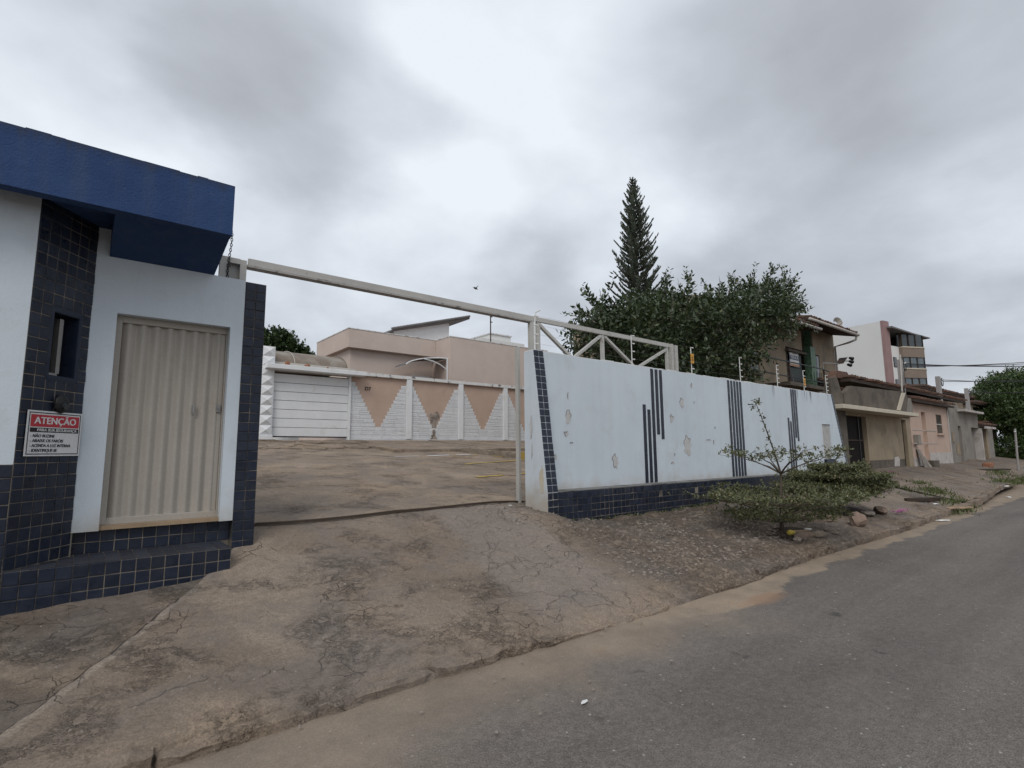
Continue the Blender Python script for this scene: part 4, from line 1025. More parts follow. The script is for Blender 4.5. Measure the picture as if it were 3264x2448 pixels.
# awning over the side entrance
aw = build(MB().prism([(14.55-2.45*math.sin(t)**1.15, 23.2, 5.70+.68*math.cos(t)) for t in [1.35*i/8 for i in range(9)]] + [(14.55-2.45*math.sin(t)**1.15, 23.2, 5.67+.68*math.cos(t)) for t in [1.35*i/8 for i in range(8, -1, -1)]], (0, 1.15, 0)), 'awning', M['fibre'], ph)
build(MB().tube([(14.55-2.45*math.sin(t)**1.15, 23.18, 5.68+.68*math.cos(t)) for t in [1.35*i/8 for i in range(9)]], .03, 6).tube([(14.5, 23.18, 5.78), (14.1, 23.18, 6.0), (13.7, 23.18, 6.13), (13.2, 23.18, 6.2)], .03, 6), 'awning_frame', M['white'], aw)
B('awning_post', M['white'], ph, 14.49, 14.56, 23.12, 23.19, 4.9, 6.36)
B('side_door', M['dark'], ph, 13.4, 14.3, 24.735, 24.748, 4.2, 5.45); B('door_head', M['white'], ph, 13.3, 14.4, 24.70, 24.733, 5.452, 5.56)
# monopitch roof
mr = build(MB().prism([(12.6, 26.6, 8.10), (13.4, 26.6, 8.50), (18.3, 26.6, 9.86), (18.3, 26.6, 9.72), (13.4, 26.6, 8.38), (12.6, 26.6, 7.98)], (0, 4, 0)), 'monopitch_roof', M['fibre'], ph)
for i in range(26):
    t = i/26; x = 13.0+5.25*t; z = 8.34+(9.86-8.34)*t
    build(MB().tube([(x, 26.52, z+.03), (x+.2, 26.52, z+.085)], [.055,.07], 6), 'roof_tile', M['fibre'], mr)
build(MB().prism([(13.2, 27, 7.0), (17.05, 27, 7.0), (17.05, 27, 9.36), (13.4, 27, 8.36)], (0, 3.5, 0)), 'gable_wall', M['white'], ph)
build(MB().tube([(17.3, 23.1, 7.4), (17.3, 23.1, 9.05)], .035, 6), 'mast', M['wood'], ph)
for k, z in enumerate((8.7, 9.0)): build(MB().tube([(17.26, 23.1, z), (17.42, 23.1, z)], .03, 5), 'mast_cleat', M['wood'], ph)

fw_ = thing('distant_building', 'small white building far behind the right wing of the pink house', 'building', (35, 45, 5))
B('wall', M['apt'], fw_, 32.4, 38.5, 45, 52, 2, 13.6); B('roof_block', M['apt'], fw_, 34.0, 36.9, 45.5, 49, 13.601, 14.3); B('parapet', M['capdirty'], fw_, 33.9, 37.0, 45.4, 49.1, 14.301, 14.42)
fr_ = thing('distant_roofs', 'brown tiled roof far off between the dark round tree and the pink house', 'house', (13.2, 41, 5))
for k in range(3):
    build(MB().prism([(12.4, 40+k*2, 8.6+k*.22), (14.6, 40+k*2, 8.6+k*.22), (14.6, 42+k*2, 9.1+k*.22), (12.4, 42+k*2, 9.1+k*.22)], (0, 0, .12)), 'roof_slope', M['rooftile' if k % 2 == 0 else 'dado'], fr_)
B('wall', M['apt'], fr_, 12.4, 14.6, 42.2, 47, 2, 9.3)

# ------------------------------------------------------------------ two-storey tan house with balcony
bh = thing('balcony_house', 'tan two storey house with clay roof, balcony and VENDE notice behind the tree', 'house', (24, 10, 1.5))
mb = MB(); mb.box(16.5, 20.19, 10, 16, 1.0, 7.0); mb.box(20.19, 20.92, 10, 16, 1.0, 4.55); mb.box(20.19, 20.92, 10, 16, 5.45, 7.0); mb.box(20.92, 23.35, 10, 16, 1.0, 7.0); mb.box(23.35, 25.06, 10, 16, 5.95, 7.0)
build(mb, 'front_wall', M['tan'], bh)
B('recess_wall', M['tan'], bh, 25.06, 26.0, 11.2, 16, 1.0, 7.6)
mb = MB(); mb.box(26.9, 28.8, 10, 16, 1.0, 7.75); mb.box(26.25, 26.898, 10.0, 16, 5.92, 7.75); mb.box(26.25, 26.898, 10.0, 16, 1.0, 3.9)
build(mb, 'end_wall', M['tan'], bh)
w = B('window_frame', M['wood'], bh, 20.20, 20.91, 10.03, 10.08, 4.56, 5.44); B('pane', M['glass'], w, 20.26, 20.53, 10.015, 10.029, 4.62, 5.38); B('pane', M['glass'], w, 20.58, 20.85, 10.015, 10.029, 4.62, 5.38)
B('window_sill', M['raw'], bh, 20.1, 21.0, 9.9, 9.998, 4.46, 4.548)
d = B('balcony_door', M['doorgreen'], bh, 23.56, 25.0, 10.06, 10.12, 3.9, 5.72)
for z in (4.5, 5.1, 5.5): B('door_rail', M['black'], d, 23.58, 24.98, 10.045, 10.059, z, z+.05)
B('door_pull', M['steel'], d, 23.9, 23.925, 10.0, 10.04, 4.3, 4.75)
B('door_lintel', M['raw'], bh, 23.3, 25.2, 9.85, 9.998, 5.73, 5.83); B('door_frame', M['wood'], bh, 23.36, 23.55, 10.02, 10.12, 3.9, 5.9)
w = B('window_frame', M['wood'], bh, 26.27, 26.88, 10.03, 10.08, 3.92, 5.9); B('pane', M['glass'], w, 26.31, 26.56, 10.015, 10.029, 3.96, 5.86); B('pane', M['glass'], w, 26.60, 26.84, 10.015, 10.029, 3.96, 5.86)
B('mosaic_column', M['mosaic'], bh, 25.70, 26.22, 9.9, 10.2, 3.9, 6.2); B('mosaic_column', M['mosaic'], bh, 26.2, 26.75, 10.05, 10.35, 6.25, 7.5)
B('balcony_slab', M['raw'], bh, 20.9, 24.4, 8.85, 9.998, 3.98, 4.12)
B('balcony_slab', M['raw'], bh, 24.402, 29.0, 9.3, 9.998, 3.98, 4.12)
rl = B('railing', M['black'], bh, 17.6, 24.35, 8.88, 8.92, 4.86, 4.90)
build(MB().box(17.6, 24.35, 8.88, 8.92, 4.28, 4.32), 'lower_rail', M['black'], rl)
build(MB().tube([(24.3, 8.9, 4.88), (26, 9.2, 4.9), (28.9, 9.9, 4.9)], .025, 5), 'side_rail', M['black'], rl)
for x in (17.7, 21, 24.3): B('rail_post', M['wood'], rl, x-.03, x+.03, 8.87, 8.93, 4.12, 4.86)
mb = MB()
for i in range(16): mb.box(24.5+i*.27, 24.525+i*.27, 9.36, 9.38, 4.12, 4.86)
build(mb, 'balusters', M['black'], rl)
# roofs
def tile_roof(house, x0, x1, y0, z0, depth, slope, pitch=.24, r=.085, label='roof'):
    dz = math.tan(math.radians(slope))
    rf = build(MB().prism([(x0, y0, z0), (x0, y0+depth, z0+depth*dz), (x0, y0+depth, z0+depth*dz-.10), (x0, y0, z0-.10)], (x1-x0, 0, 0)), 'roof', M['wood'], house)
    n = int((x1-x0)/pitch); mb = MB()
    L = depth/math.cos(math.radians(slope)); k = 4
    arc = [(-r*math.cos(math.pi*i/k), r*math.sin(math.pi*i/k)) for i in range(k+1)]
    rows = max(1, round(L/.9))
    for j in range(rows):
        a, b = L*j/rows, L*(j+1)/rows+.05
        o = len(mb.v)
        mb.add([(x, a-.06, z+.02+(.03 if True else 0)) for x, z in arc] + [(x*.85, b, z*.85+.0) for x, z in arc], [(i, i+1, i+k+2, i+k+1) for i in range(k)] + [tuple(range(k, -1, -1))])
    me = mb.mesh('roof_tile', M['rooftile'])
    for i in range(n):
        m4 = Matrix.Translation((x0+(i+.5)*pitch, y0, z0+.005)) @ Matrix.Rotation(math.radians(slope), 4, 'X') @ Matrix.Rotation(rnd.uniform(-.012,.012), 4, 'Z') @ Matrix.Translation((0, rnd.uniform(-.05,.03), rnd.uniform(-.008,.012)))
        inst('roof_tile', me, rf, m4)
    return rf
tile_roof(bh, 20.3, 24.3, 8.95, 6.66, 3.0, 12)
tile_roof(bh, 23.3, 28.7, 8.95, 6.98, 3.8, 14)
build(MB().tube([(20.6, 8.88, 6.58), (24.35, 8.88, 6.62)], .06, 7), 'gutter', M['gutter'], bh, smooth=True)
build(MB().tube([(23.25, 8.88, 6.92), (28.75, 8.88, 6.95)], .07, 7), 'gutter', M['gutter'], bh, smooth=True)
build(MB().tube([(28.6, 8.9, 6.93), (28.6, 8.95, 6.72), (28.5, 9.2, 6.62), (28.75, 9.93, 6.55), (28.83, 9.95, 5.0), (28.83, 9.95, 3.5)], .05, 6), 'downpipe', M['gutter'], bh, smooth=True)
dh = thing('satellite_dish', 'small pale satellite dish on the clay roof edge of the balcony house', 'dish', (27.8, 9.6, 7.3))
mb = MB(); mb.tube([(27.8, 9.6, 7.25), (27.8, 9.6, 7.5)], .03, 5); mb.tube([(27.78, 9.5, 7.5), (27.7, 9.35, 7.52)], [.10, .26], 10, False)
build(mb, 'dish_bowl', M['gutter'], dh); build(MB().tube([(27.75, 9.4, 7.3), (27.55, 9.1, 7.45)], .015, 4), 'feed_arm', M['steel'], dh)
an = thing('roof_antenna', 'thin tilted aerial on the ridge of the balcony house', 'antenna', (25, 10, 7.5))
build(MB().tube([(25.2, 10, 7.4), (23.3, 10, 7.95)], .015, 4).tube([(25.2, 10, 7.3), (25.25, 10, 7.55)], .02, 4).tube([(24.2, 9.7, 7.70), (24.25, 10.3, 7.68)], .012, 4), 'boom', M['steel'], an)
vs_ = thing('sale_notice', 'white and navy VENDE sale notice on the dark balcony door', 'notice', (24.1, 9.95, 5.45))
B('board', M['signwhite'], vs_, 23.66, 24.56, 9.97, 9.985, 5.13, 5.86); B('band', M['signblue'], vs_, 23.66, 24.56, 9.965, 9.969, 5.42, 5.61)
B('foot_band', M['signorange'], vs_, 23.68, 24.54, 9.965, 9.969, 5.14, 5.22)
me = text_mesh('VENDE', .19, M['signwhite'], .004, .80, .001); me.name = 'lettering'; link('lettering', me, vs_, (24.11, 9.962, 5.515))
B('crest', M['plaster'], vs_, 24.0, 24.22, 9.966, 9.969, 5.67, 5.80)
sl_ = thing('solar_lamp', 'solar panel lamp with small spotlights on an arm beside the balcony', 'lamp', (24.3, 8.9, 5.0))
build(MB().tube([(24.25, 8.9, 4.86), (24.25, 8.9, 5.14), (25.9, 8.86, 5.27)], .025, 6), 'arm', M['steel'], sl_)
build(MB().prism([(25.72, 8.75, 5.50), (26.72, 8.75, 5.64), (27.0, 9.0, 5.46), (26.02, 9.0, 5.30)], (0, .03, -.04)), 'panel', M['steel'], sl_)
build(MB().prism([(25.80, 8.743, 5.495), (26.70, 8.743, 5.62), (26.94, 8.985, 5.47), (26.06, 8.985, 5.335)], (0, -.004, .002)), 'cells', M['glasslit'], sl_)
build(MB().tube([(26.9, 8.9, 5.5), (27.6, 8.9, 5.58)], .02, 5), 'boom', M['black'], sl_)
for a in ((27.5, 8.9, 5.70), (27.45, 8.9, 5.54), (27.2, 8.9, 5.36)):
    build(MB().tube([(a[0]-.08, a[1], a[2]), (a[0]+.12, a[1]-.05, a[2]-.02)], [.055, .085], 8), 'spotlight', M['black'], sl_)

# party wall stub at the wall's end
py = thing('party_wall', 'dark raw cement party wall stub rising behind the far end of the pale wall', 'wall', (18.4, 6.6, .8))
build(MB().prism([(18.05, 6.45, .6), (19.1, 6.45, .6), (19.1, 6.45, 3.05), (18.85, 6.45, 3.4), (18.6, 6.45, 3.82), (18.05, 6.45, 3.72)], (0, .18, 0)), 'stub', M['raw'], py)

# ------------------------------------------------------------------ beige house with marquise slab
eg = thing('beige_house', 'mustard beige house with cream marquise slab and dark garage gate next to the pale wall', 'house', (22, 6.6, .8))
FY = 6.6
mb = MB(); mb.box(17.9, 19.31, FY, 12, .4, 2.74); mb.box(21.35, 25.28, FY, 12, .4, 2.74); mb.box(25.85, 26.38, FY, 12, .4, 2.74); mb.box(19.31, 21.35, FY, 12, 2.64, 2.74); mb.box(25.28, 25.85, FY, 12, 2.66, 2.74)
build(mb, 'wall', M['beige'], eg)
build(MB().box(21.38, 25.25, FY-.012, FY-.001, .5, 1.12), 'stained_skirting', M['raw'], eg)
build(MB().prism([(23.9,FY-.015,.86),(24.5,FY-.015,.85),(24.6,FY-.015,1.1),(24.45,FY-.015,1.22),(24.0,FY-.015,1.2)], (0,.002,0)), 'pale_patch', M['dado'], eg)
gt = B('garage_gate', M['gatedark'], eg, 19.32, 21.34, 6.74, 6.78, .6, 2.63)
mb = MB()
for i in range(20): mb.box(19.34+i*.1, 19.42+i*.1, 6.722, 6.738, .62, 1.78)
build(mb, 'gate_boards', M['gatedark'], gt); B('gate_rail', M['rust'], gt, 19.33, 21.33, 6.71, 6.721, 1.80, 1.84)
B('gate_post', M['black'], gt, 20.88, 20.94, 6.70, 6.72, .6, 2.62)
B('entry_door', M['gatedark'], eg, 25.29, 25.84, 6.72, 6.76, .6, 2.65)
B('marquise', M['cream'], eg, 17.66, 25.25, 6.0, 6.9, 2.742, 2.872, bevel=.01)
mb = MB(); mb.prism([(19.0, 6.42, 2.875), (25.4, 6.42, 2.875), (25.75, 6.42, 3.55), (25.4, 6.42, 3.76), (19.7, 6.42, 3.60), (19.0, 6.42, 3.3)], (0, .15, 0))
build(mb, 'parapet', M['raw'], eg)
build(MB().prism([(24.15, 6.38, 2.98), (24.50, 6.38, 2.98), (25.35, 6.38, 3.70), (24.95, 6.38, 3.70)], (0, .038, 0)), 'sloping_strip', M['cream'], eg)
B('side_pier', M['greywall'], eg, 25.42, 26.38, 6.45, 6.9, 2.875, 3.55)
tile_roof(eg, 20.3, 26.3, 6.62, 3.92, 0.85, 3)
build(MB().prism([(19.7, 6.9, 3.95), (21.2, 6.9, 3.95), (20.9, 6.9, 4.22), (20.0, 6.9, 4.2)], (0, .25, 0)), 'roof_hump', M['rooftile'], eg)
ra = thing('meter_box', 'grey electricity meter box hung on the pink house wall', 'meter box', (26.85, 6.5, 1.85))
B('case', M['greywall'], ra, 26.65, 26.98, 6.42, 6.598, 1.66, 2.08, bevel=.01); B('pipe', M['gutter'], ra, 26.40, 26.64, 6.5, 6.54, 1.70, 1.74)

# ------------------------------------------------------------------ pink terraced house
pk = thing('salmon_house', 'salmon pink terraced house with grilled window and pale dado', 'house', (29.4, 6.6, .8))
mb = MB(); mb.box(26.42, 28.1, FY, 12, .4, 3.45); mb.box(28.72, 30.4, FY, 12, .4, 3.45); mb.box(31.36, 32.5, FY, 12, .4, 3.45); mb.box(28.1, 28.72, FY, 12, 3.08, 3.45); mb.box(30.4, 31.36, FY, 12, 3.06, 3.45); mb.box(30.4, 31.36, FY, 12, .4, 2.2)
build(mb, 'wall', M['salmon'], pk)
B('dado', M['dado'], pk, 28.72, 32.5, 6.575, 6.598, .4, 1.32); B('dado', M['dado'], pk, 26.42, 28.1, 6.575, 6.598, .4, 1.15)
B('door', M['salmon'], pk, 28.11, 28.71, 6.78, 6.82, .6, 3.07); B('door_step', M['raw'], pk, 28.0, 28.85, 6.3, 6.77, .5, 1.0)
w = B('window_frame', M['wood'], pk, 30.41, 31.35, 6.63, 6.68, 2.21, 3.05)
mb = MB()
for i in range(12): mb.box(30.43+i*.078, 30.47+i*.078, 6.615, 6.629, 2.22, 3.04)
build(mb, 'grille', M['raw'], w); B('grille_bar', M['dado'], w, 30.41, 31.35, 6.60, 6.614, 2.58, 2.63); B('window_sill', M['salmon'], w, 30.3, 31.45, 6.52, 6.599, 2.11, 2.195)
for z in (2.28, 1.72): build(MB().box(26.6, 30.2, 6.585, 6.598, z, z+.03), 'plaster_line', M['dado'], pk)
tile_roof(pk, 26.3, 32.75, 6.35, 3.52, 3, 14)
tile_roof(pk, 26.3, 37.2, 6.7, 4.0, 4, 12)
B('quoin_strip', M['dado'], pk, 32.35, 32.52, 6.57, 6.597, .4, 3.4)
gy = thing('grey_house', 'grey cement rendered house front with a flat door hood beyond the salmon house', 'house', (35.7, 6.6, .9))
mb = MB(); mb.box(32.56, 34.25, FY, 12, .4, 3.75); mb.box(34.9, 37.1, FY, 12, .4, 3.55); mb.box(34.25, 34.9, FY, 12, 2.62, 3.7); mb.box(37.1, 38.95, FY, 12, 2.6, 3.45)
build(mb, 'wall', M['greywall'], gy)
B('door', M['raw'], gy, 34.26, 34.89, 6.74, 6.78, .7, 2.61); B('garage_door', M['greywall'], gy, 37.12, 38.94, 6.85, 6.9, .7, 2.6)
B('door_hood', M['dado'], gy, 34.5, 38.95, 6.3, 6.598, 3.36, 3.47)
build(MB().box(33.0, 33.35, 6.58, 6.597, 1.8, 2.3).box(33.5, 34.2, 6.58, 6.597, 1.2, 1.75), 'bare_patch', M['beige'], gy)
B('end_jamb', M['dado'], gy, 38.97, 39.2, 6.5, 7.0, .6, 2.6)
lo = thing('low_lean_to', 'low house with a sagging clay lean-to roof beyond the grey house', 'house', (41.5, 6.8, .9))
B('wall', M['greywall'], lo, 39.3, 44.5, 6.9, 11, .5, 2.7); B('jamb', M['beige'], lo, 40.7, 41.2, 6.6, 6.898, .6, 2.6); B('opening', M['gatedark'], lo, 39.35, 40.65, 6.88, 6.899, .7, 2.5)
tile_roof(lo, 38.9, 42.2, 6.4, 2.75, 3.5, 16, .3, .1)
B('fascia_board', M['dado'], lo, 39.0, 41.8, 6.3, 6.36, 2.58, 2.7)
bb = thing('brown_house', 'long brown plastered house with a low tiled roof beyond the white apartment block', 'house', (47, 9, 1))
B('wall', M['tan'], bb, 39.5, 54.5, 9.2, 15, .5, 5.15); tile_roof(bb, 39.3, 54.8, 9.0, 5.2, 5, 8, .4, .13); B('chimney', M['tan'], bb, 56.9, 57.8, 9.6, 10.4, 4.5, 6.0)
cr_ = thing('cream_house', 'cream gabled house half hidden by the street tree at the street end', 'house', (53.5, 8.8, 1))
B('wall', M['aptcream'], cr_, 50.3, 58.5, 8.8, 9.19, .5, 4.65); tile_roof(cr_, 50.0, 59, 8.4, 4.72, 3, 10, .4, .13)
w = B('window_frame', M['wood'], cr_, 50.8, 52.3, 8.76, 8.799, 3.95, 4.5); B('pane', M['glass'], w, 50.9, 52.2, 8.75, 8.759, 4.0, 4.45)
B('lower_roof', M['rooftile'], cr_, 49.8, 57, 8.0, 8.78, 3.3, 3.42)

# ------------------------------------------------------------------ white apartment block
AA = math.radians(-8.6)
ap = thing('apartment_block', 'white apartment block with mauve corner strip and brown glazed bays', 'building', (73.4, 20, 0), rz=AA)
B('body', M['apt'], ap, .602, 9.0, .35, 16, 0, 13.8)
B('side_wall', M['apt'], ap, 0, .6, .3, 18, 0, 16.62)
B('corner_strip', M['aptpink'], ap, -.01, 1.35, -.02, .298, 0, 16.66)
B('facade', M['apt'], ap, 1.36, 3.5, .1, .345, 0, 13.78)
for z0, z1 in ((11.2, 12.4), (8.4, 9.7), (5.6, 6.9)):
    w = B('window', M['wood'], ap, 1.85, 2.6, .04, .098, z0, z1); B('pane', M['glass'], w, 1.92, 2.53, .02, .039, z0+.06, z1-.06)
B('terrace_wall', M['dark'], ap, .62, 8.2, 1.2, 1.4, 13.82, 15.3)
rf = build(MB().prism([(.7, -.6, 15.75), (5.2, -.9, 15.35), (9.6, -.9, 15.25), (9.6, -.9, 15.38), (5.2, -.9, 15.5), (.7, -.6, 15.95)], (0, 6, 0)), 'roof', M['fibre'], ap)
for z in (13.82,): B('terrace_post', M['wood'], ap, 3.4, 3.55, -.2, 0, z, 15.4)
def bay(z0, z1, m, nm, off=0.0, parent=ap, inset=0.0):
    a = [(3.5, .3), (3.5+inset, -.3-off+inset), (6.6, -1.3-off+inset), (8.3-inset, -.6-off+inset), (8.3, .3)]
    return build(MB().prism([(x, y, z0) for x, y in a], (0, 0, z1-z0)), nm, m, parent)
for z0, z1 in ((12.5, 13.8), (9.95, 11.15), (7.3, 8.5)):
    bay(z0, z1-.15, M['aptbrown'], 'bay_parapet'); bay(z1-.148, z1, M['cream'], 'bay_sill', .06)
for z0, z1 in ((13.82, 15.3), (11.16, 12.49), (8.52, 9.94)):
    g = bay(z0, z1, M['glasslit' if z0 < 13 else 'glass'], 'bay_glazing', 0, ap, .12)
    mb = MB()
    for t in (0, .33, .66, 1.0):
        for (x0, y0, x1, y1) in ((3.55, -.25, 6.6, -1.22), (6.6, -1.22, 8.22, -.52)):
            x, y = x0+(x1-x0)*t, y0+(y1-y0)*t; mb.box(x-.04, x+.04, y-.04, y+.04, z0, z1)
    build(mb, 'mullions', M['wood'], g)
B('stair_tower', M['aptcream'], ap, 8.32, 9.85, .5, 5, 0, 12.65)
w = B('window', M['wood'], ap, 8.6, 9.75, .44, .498, 10.0, 11.1); B('pane', M['glass'], w, 8.66, 9.7, .42, .439, 10.06, 11.04)
w = B('window', M['wood'], ap, 8.6, 9.75, .44, .498, 7.4, 8.4); B('pane', M['glass'], w, 8.66, 9.7, .42, .439, 7.46, 8.34)

# ------------------------------------------------------------------ service posts and cables
SP = [(26.5, 6.76, 5.22, .11, 'square concrete service post between the beige house and the salmon house'), (32.45, 6.8, 5.0, .15, 'thick concrete service post at the right end of the salmon house'), (39.3, 7.0, 4.9, .13, 'far concrete service post above the grey house hood')]
for k, (x, y, zt, w, lb) in enumerate(SP):
    sp_ = thing('service_post', lb, 'post', (x, y, .8), 'concrete service posts')
    B('shaft', M['postc'], sp_, x-w, x+w, y-.08, y+.08, .6, zt)
    mb = MB()
    mb.tube([(x+w+.22+.16*math.cos(a), y-.08, zt-.25+.2*math.sin(a)) for a in [2*math.pi*i/12 for i in range(13)]], .018, 4)
    mb.box(x+w, x+w+.12, y-.06, y+.06, zt-.5, zt-.4)
    build(mb, 'bracket', M['cable'], sp_); build(MB().tube([(x+w+.15, y-.08, zt-.12), (x+w+.32, y-.08, zt-.12)], .05, 6), 'insulator', M['insul'], sp_)
    cb = thing('overhead_cables', ('upper', 'middle', 'lowest')[k] + ' drooping black cables leaving the ' + ('post by the beige house', 'thick post beside the salmon house roof', 'farthest service post')[k], 'cables', (x, y, zt))
    for q in range(3 if k == 0 else 2):
        e = Vector((42+k*3, -2.5-q*1.2, 6.2+q*.35-k*.4)); s = Vector((x+w+.2, y-.1, zt-.15-q*.07)); mb = MB()
        mb.tube([s.lerp(e, t/12)-Vector((0, 0, .45*4*(t/12)*(1-t/12))) for t in range(13)], .016+.008*(q == 0 and k == 0), 4)
        build(mb, 'cable', M['cable'], cb)
pp = thing('slim_mast', 'slim grey pipe mast standing on the beige house parapet', 'mast', (25.2, 6.45, 3.7))
build(MB().tube([(25.35, 6.5, 3.6), (25.62, 6.5, 5.3)], .03, 6), 'pipe', M['gutter'], pp); build(MB().tube([(25.5, 6.46, 3.6), (25.72, 6.46, 4.6), (26.3, 6.4, 5.0)], .014, 4), 'cable', M['cable'], pp)
sp_ = thing('street_pole', 'thin grey steel sign pole on the far pavement at the right edge', 'pole', (36.4, 4.85, .5))
build(MB().tube([(36.4, 4.85, .35), (36.4, 4.78, 2.45)], .045, 8), 'shaft', M['postc'], sp_); build(MB().box(36.15, 36.4, 4.75, 4.80, 2.28, 2.33), 'bracket', M['insul'], sp_)

# ------------------------------------------------------------------ trees
def leaf_mesh(name, m, c, a, b, fold=0.25):
    """c base points, a long axis, b half width vector (numpy n x 3): one folded leaf each"""
    n = len(c); nn = np.cross(a, b); nn /= np.linalg.norm(nn, axis=1)[:,None]+1e-9
    wl = np.linalg.norm(b, axis=1)[:,None]
    v = np.empty((n, 4, 3)); v[:,0] = c; v[:,1] = c+a*.48+b+nn*wl*fold; v[:,2] = c+a; v[:,3] = c+a*.48-b+nn*wl*fold
    me = bpy.data.meshes.new(name)
    me.vertices.add(n*4); me.vertices.foreach_set('co', v.reshape(-1))
    idx = np.arange(n*4).reshape(n, 4); tri = np.concatenate([idx[:, [0,1,2]], idx[:, [0,2,3]]], 1).reshape(-1, 3)
    me.loops.add(n*6); me.loops.foreach_set('vertex_index', tri.ravel())
    me.polygons.add(n*2); me.polygons.foreach_set('loop_start', np.arange(0, n*6, 3))
    me.materials.append(m); me.update(calc_edges=True)
    return me
def unit(v): return v/(np.linalg.norm(v, axis=1)[:,None]+1e-9)
def sprigs(base, d, n_leaf, length, ll, lw, g, droop=.0):
    """leaves alternating along straight twigs"""
    N_ = len(base); c = []; a = []; b = []
    side = unit(np.cross(d, g.normal(size=(N_,3))))
    for k in range(n_leaf):
        t = (k+.6)/n_leaf
        s = np.where(k % 2, 1, -1)
        sd = unit(side*s + g.normal(size=(N_,3))*.35)
        p = base + d*(length*t)[:,None] + np.array([0,0,-droop])*t*t
        ax = unit(d*.55 + sd*.85 + np.array([0,0,.12]) + g.normal(size=(N_,3))*.25)
        L = ll*g.uniform(.7, 1.25, N_)
        up = unit(g.normal(size=(N_,3))*.45 + np.array([0,0,1.0]))
        w = unit(np.cross(ax, up))*(L*lw*g.uniform(.8,1.2,N_))[:,None]
        c.append(p); a.append(ax*L[:,None]); b.append(w)
    return np.concatenate(c), np.concatenate(a), np.concatenate(b)
def blob_points(blobs, n, g, shell=.45):
    w = np.array([b[3]*b[4]*b[5] for b in blobs])**.75; w /= w.sum()
    k = g.choice(len(blobs), n, p=w); bl = np.array(blobs)
    d = unit(g.normal(size=(n,3))); r = (shell**3 + (1-shell**3)*g.uniform(size=n))**(1/3)
    P = bl[k,:3] + d*bl[k,3:6]*r[:,None]
    nrm = unit(d/bl[k,3:6])
    return P, nrm
def limbs(mb, root, blobs, r0, g, fork=.35):
    root = Vector(root)
    for b in blobs:
        e = Vector(b[:3]); m1 = root.lerp(e, .4)+Vector((g.normal()*.15, g.normal()*.15, .25)); m2 = root.lerp(e, .75)+Vector((g.normal()*.15, g.normal()*.15, .15))
        mb.tube([root, m1, m2, e], [r0, r0*.7, r0*.45, r0*.2], 6, False)
        for q in range(4):
            d = Vector((g.normal(), g.normal(), abs(g.normal())*.8)).normalized()
            f = e + Vector((d.x*b[3], d.y*b[4], d.z*b[5]))*.85
            mb.tube([m2.lerp(e, g.uniform()), e.lerp(f, .5)+Vector((0,0,.08)), f], [r0*.28, r0*.16, r0*.05], 4, False)
g = np.random.default_rng(3)
# broadleaf over the wall
bt = thing('broadleaf_tree', 'wide dark green broadleaf tree spreading above the pale wall', 'tree', (14.6, 8.6, 1.0))
BL = [(9.8,8.4,4.25,1.1,1.0,.62),(10.6,8.5,4.9,1.3,1.2,.75),(11.4,8.7,5.15,1.3,1.3,.85),(12.5,8.6,5.55,1.2,1.2,.95),(13.4,8.6,5.5,1.1,1.2,.75),(14.6,8.5,5.5,1.4,1.2,.75),(15.9,8.5,5.9,1.3,1.2,.9),(17.2,8.4,6.35,1.2,1.1,.95),(18.4,8.4,6.75,1.1,1.0,.8),(19.4,8.3,6.85,.9,.8,.55),
      (17.4,8.4,5.8,1.0,1.1,.55),(11.2,8.5,4.2,1.5,1.2,.8),(13,8.5,4.2,1.6,1.3,.9),(14.5,8.5,4.3,1.6,1.3,1.0),(15.7,8.4,4.9,1.1,1.2,.8),(12.2,8.4,3.5,1.9,1.1,.6),(14.6,8.4,3.6,1.7,1.1,.6),(19.0,8.3,6.2,.9,.9,.5)]
BL = [(min(b[0], 19.0), b[1], b[2]-.18-(.28 if 10.2 < b[0] < 12.9 and b[2] > 4.6 else 0), b[3]*.86, b[4]*.86, b[5]*.74) for b in BL]
BL = [(b[0], b[1], b[2], b[3]*(.82 if b[0] > 17.9 else .95), b[4], b[5]*(.8 if b[0] > 17.9 else .92)) for b in BL]
P, nn = blob_points(BL, 2400, g, .35)
dirs = unit(nn*.8 + np.array([.1,-.1,.45]) + g.normal(size=P.shape)*.45)
P2, n2 = blob_points(BL, 260, g, .90)     # long outer shoots that break the outline
d2 = unit(n2*.75 + np.array([.15,0,.55]) + g.normal(size=P2.shape)*.3)
BR = [((18.0,8.4,6.0),(20.3,8.3,7.75)),((18.2,8.4,6.2),(19.5,8.2,7.7)),((18.4,8.3,5.9),(20.9,8.2,7.1)),((18.2,8.3,5.6),(20.8,8.2,6.75)),((18.0,8.2,6.4),(18.5,8.2,7.85)),((17.0,8.4,6.2),(17.3,8.3,7.35)),((15.6,8.4,5.9),(15.9,8.3,6.95)),
      ((12.4,8.5,5.4),(12.5,8.4,6.2)),((13.2,8.5,5.6),(13.6,8.4,6.5)),((10.4,8.4,4.9),(9.8,8.3,5.35)),((10.2,8.4,4.5),(9.2,8.3,5.05)),((9.9,8.3,4.3),(8.75,8.2,4.75)),((9.9,8.3,4.1),(8.6,8.2,4.25)),((9.9,8.3,3.9),(8.7,8.2,3.95)),((14.4,8.5,5.6),(14.6,8.4,6.4)),((19,8.3,5.8),(20.2,8.2,6.0))]
tw = []
for a_, b_ in BR:
    a_, b_ = np.array(a_), np.array(b_); L_ = np.linalg.norm(b_-a_)
    for q in range(int(L_*9)):
        t = g.uniform(.25, 1.0); o_ = a_+(b_-a_)*t + g.normal(size=3)*.07
        d_ = (b_-a_)/L_*.9 + g.normal(size=3)*.42*(1.15-t*.6) + np.array([0,0,.15])
        tw.append(np.concatenate([o_, d_/np.linalg.norm(d_)]))
tw = np.array(tw)
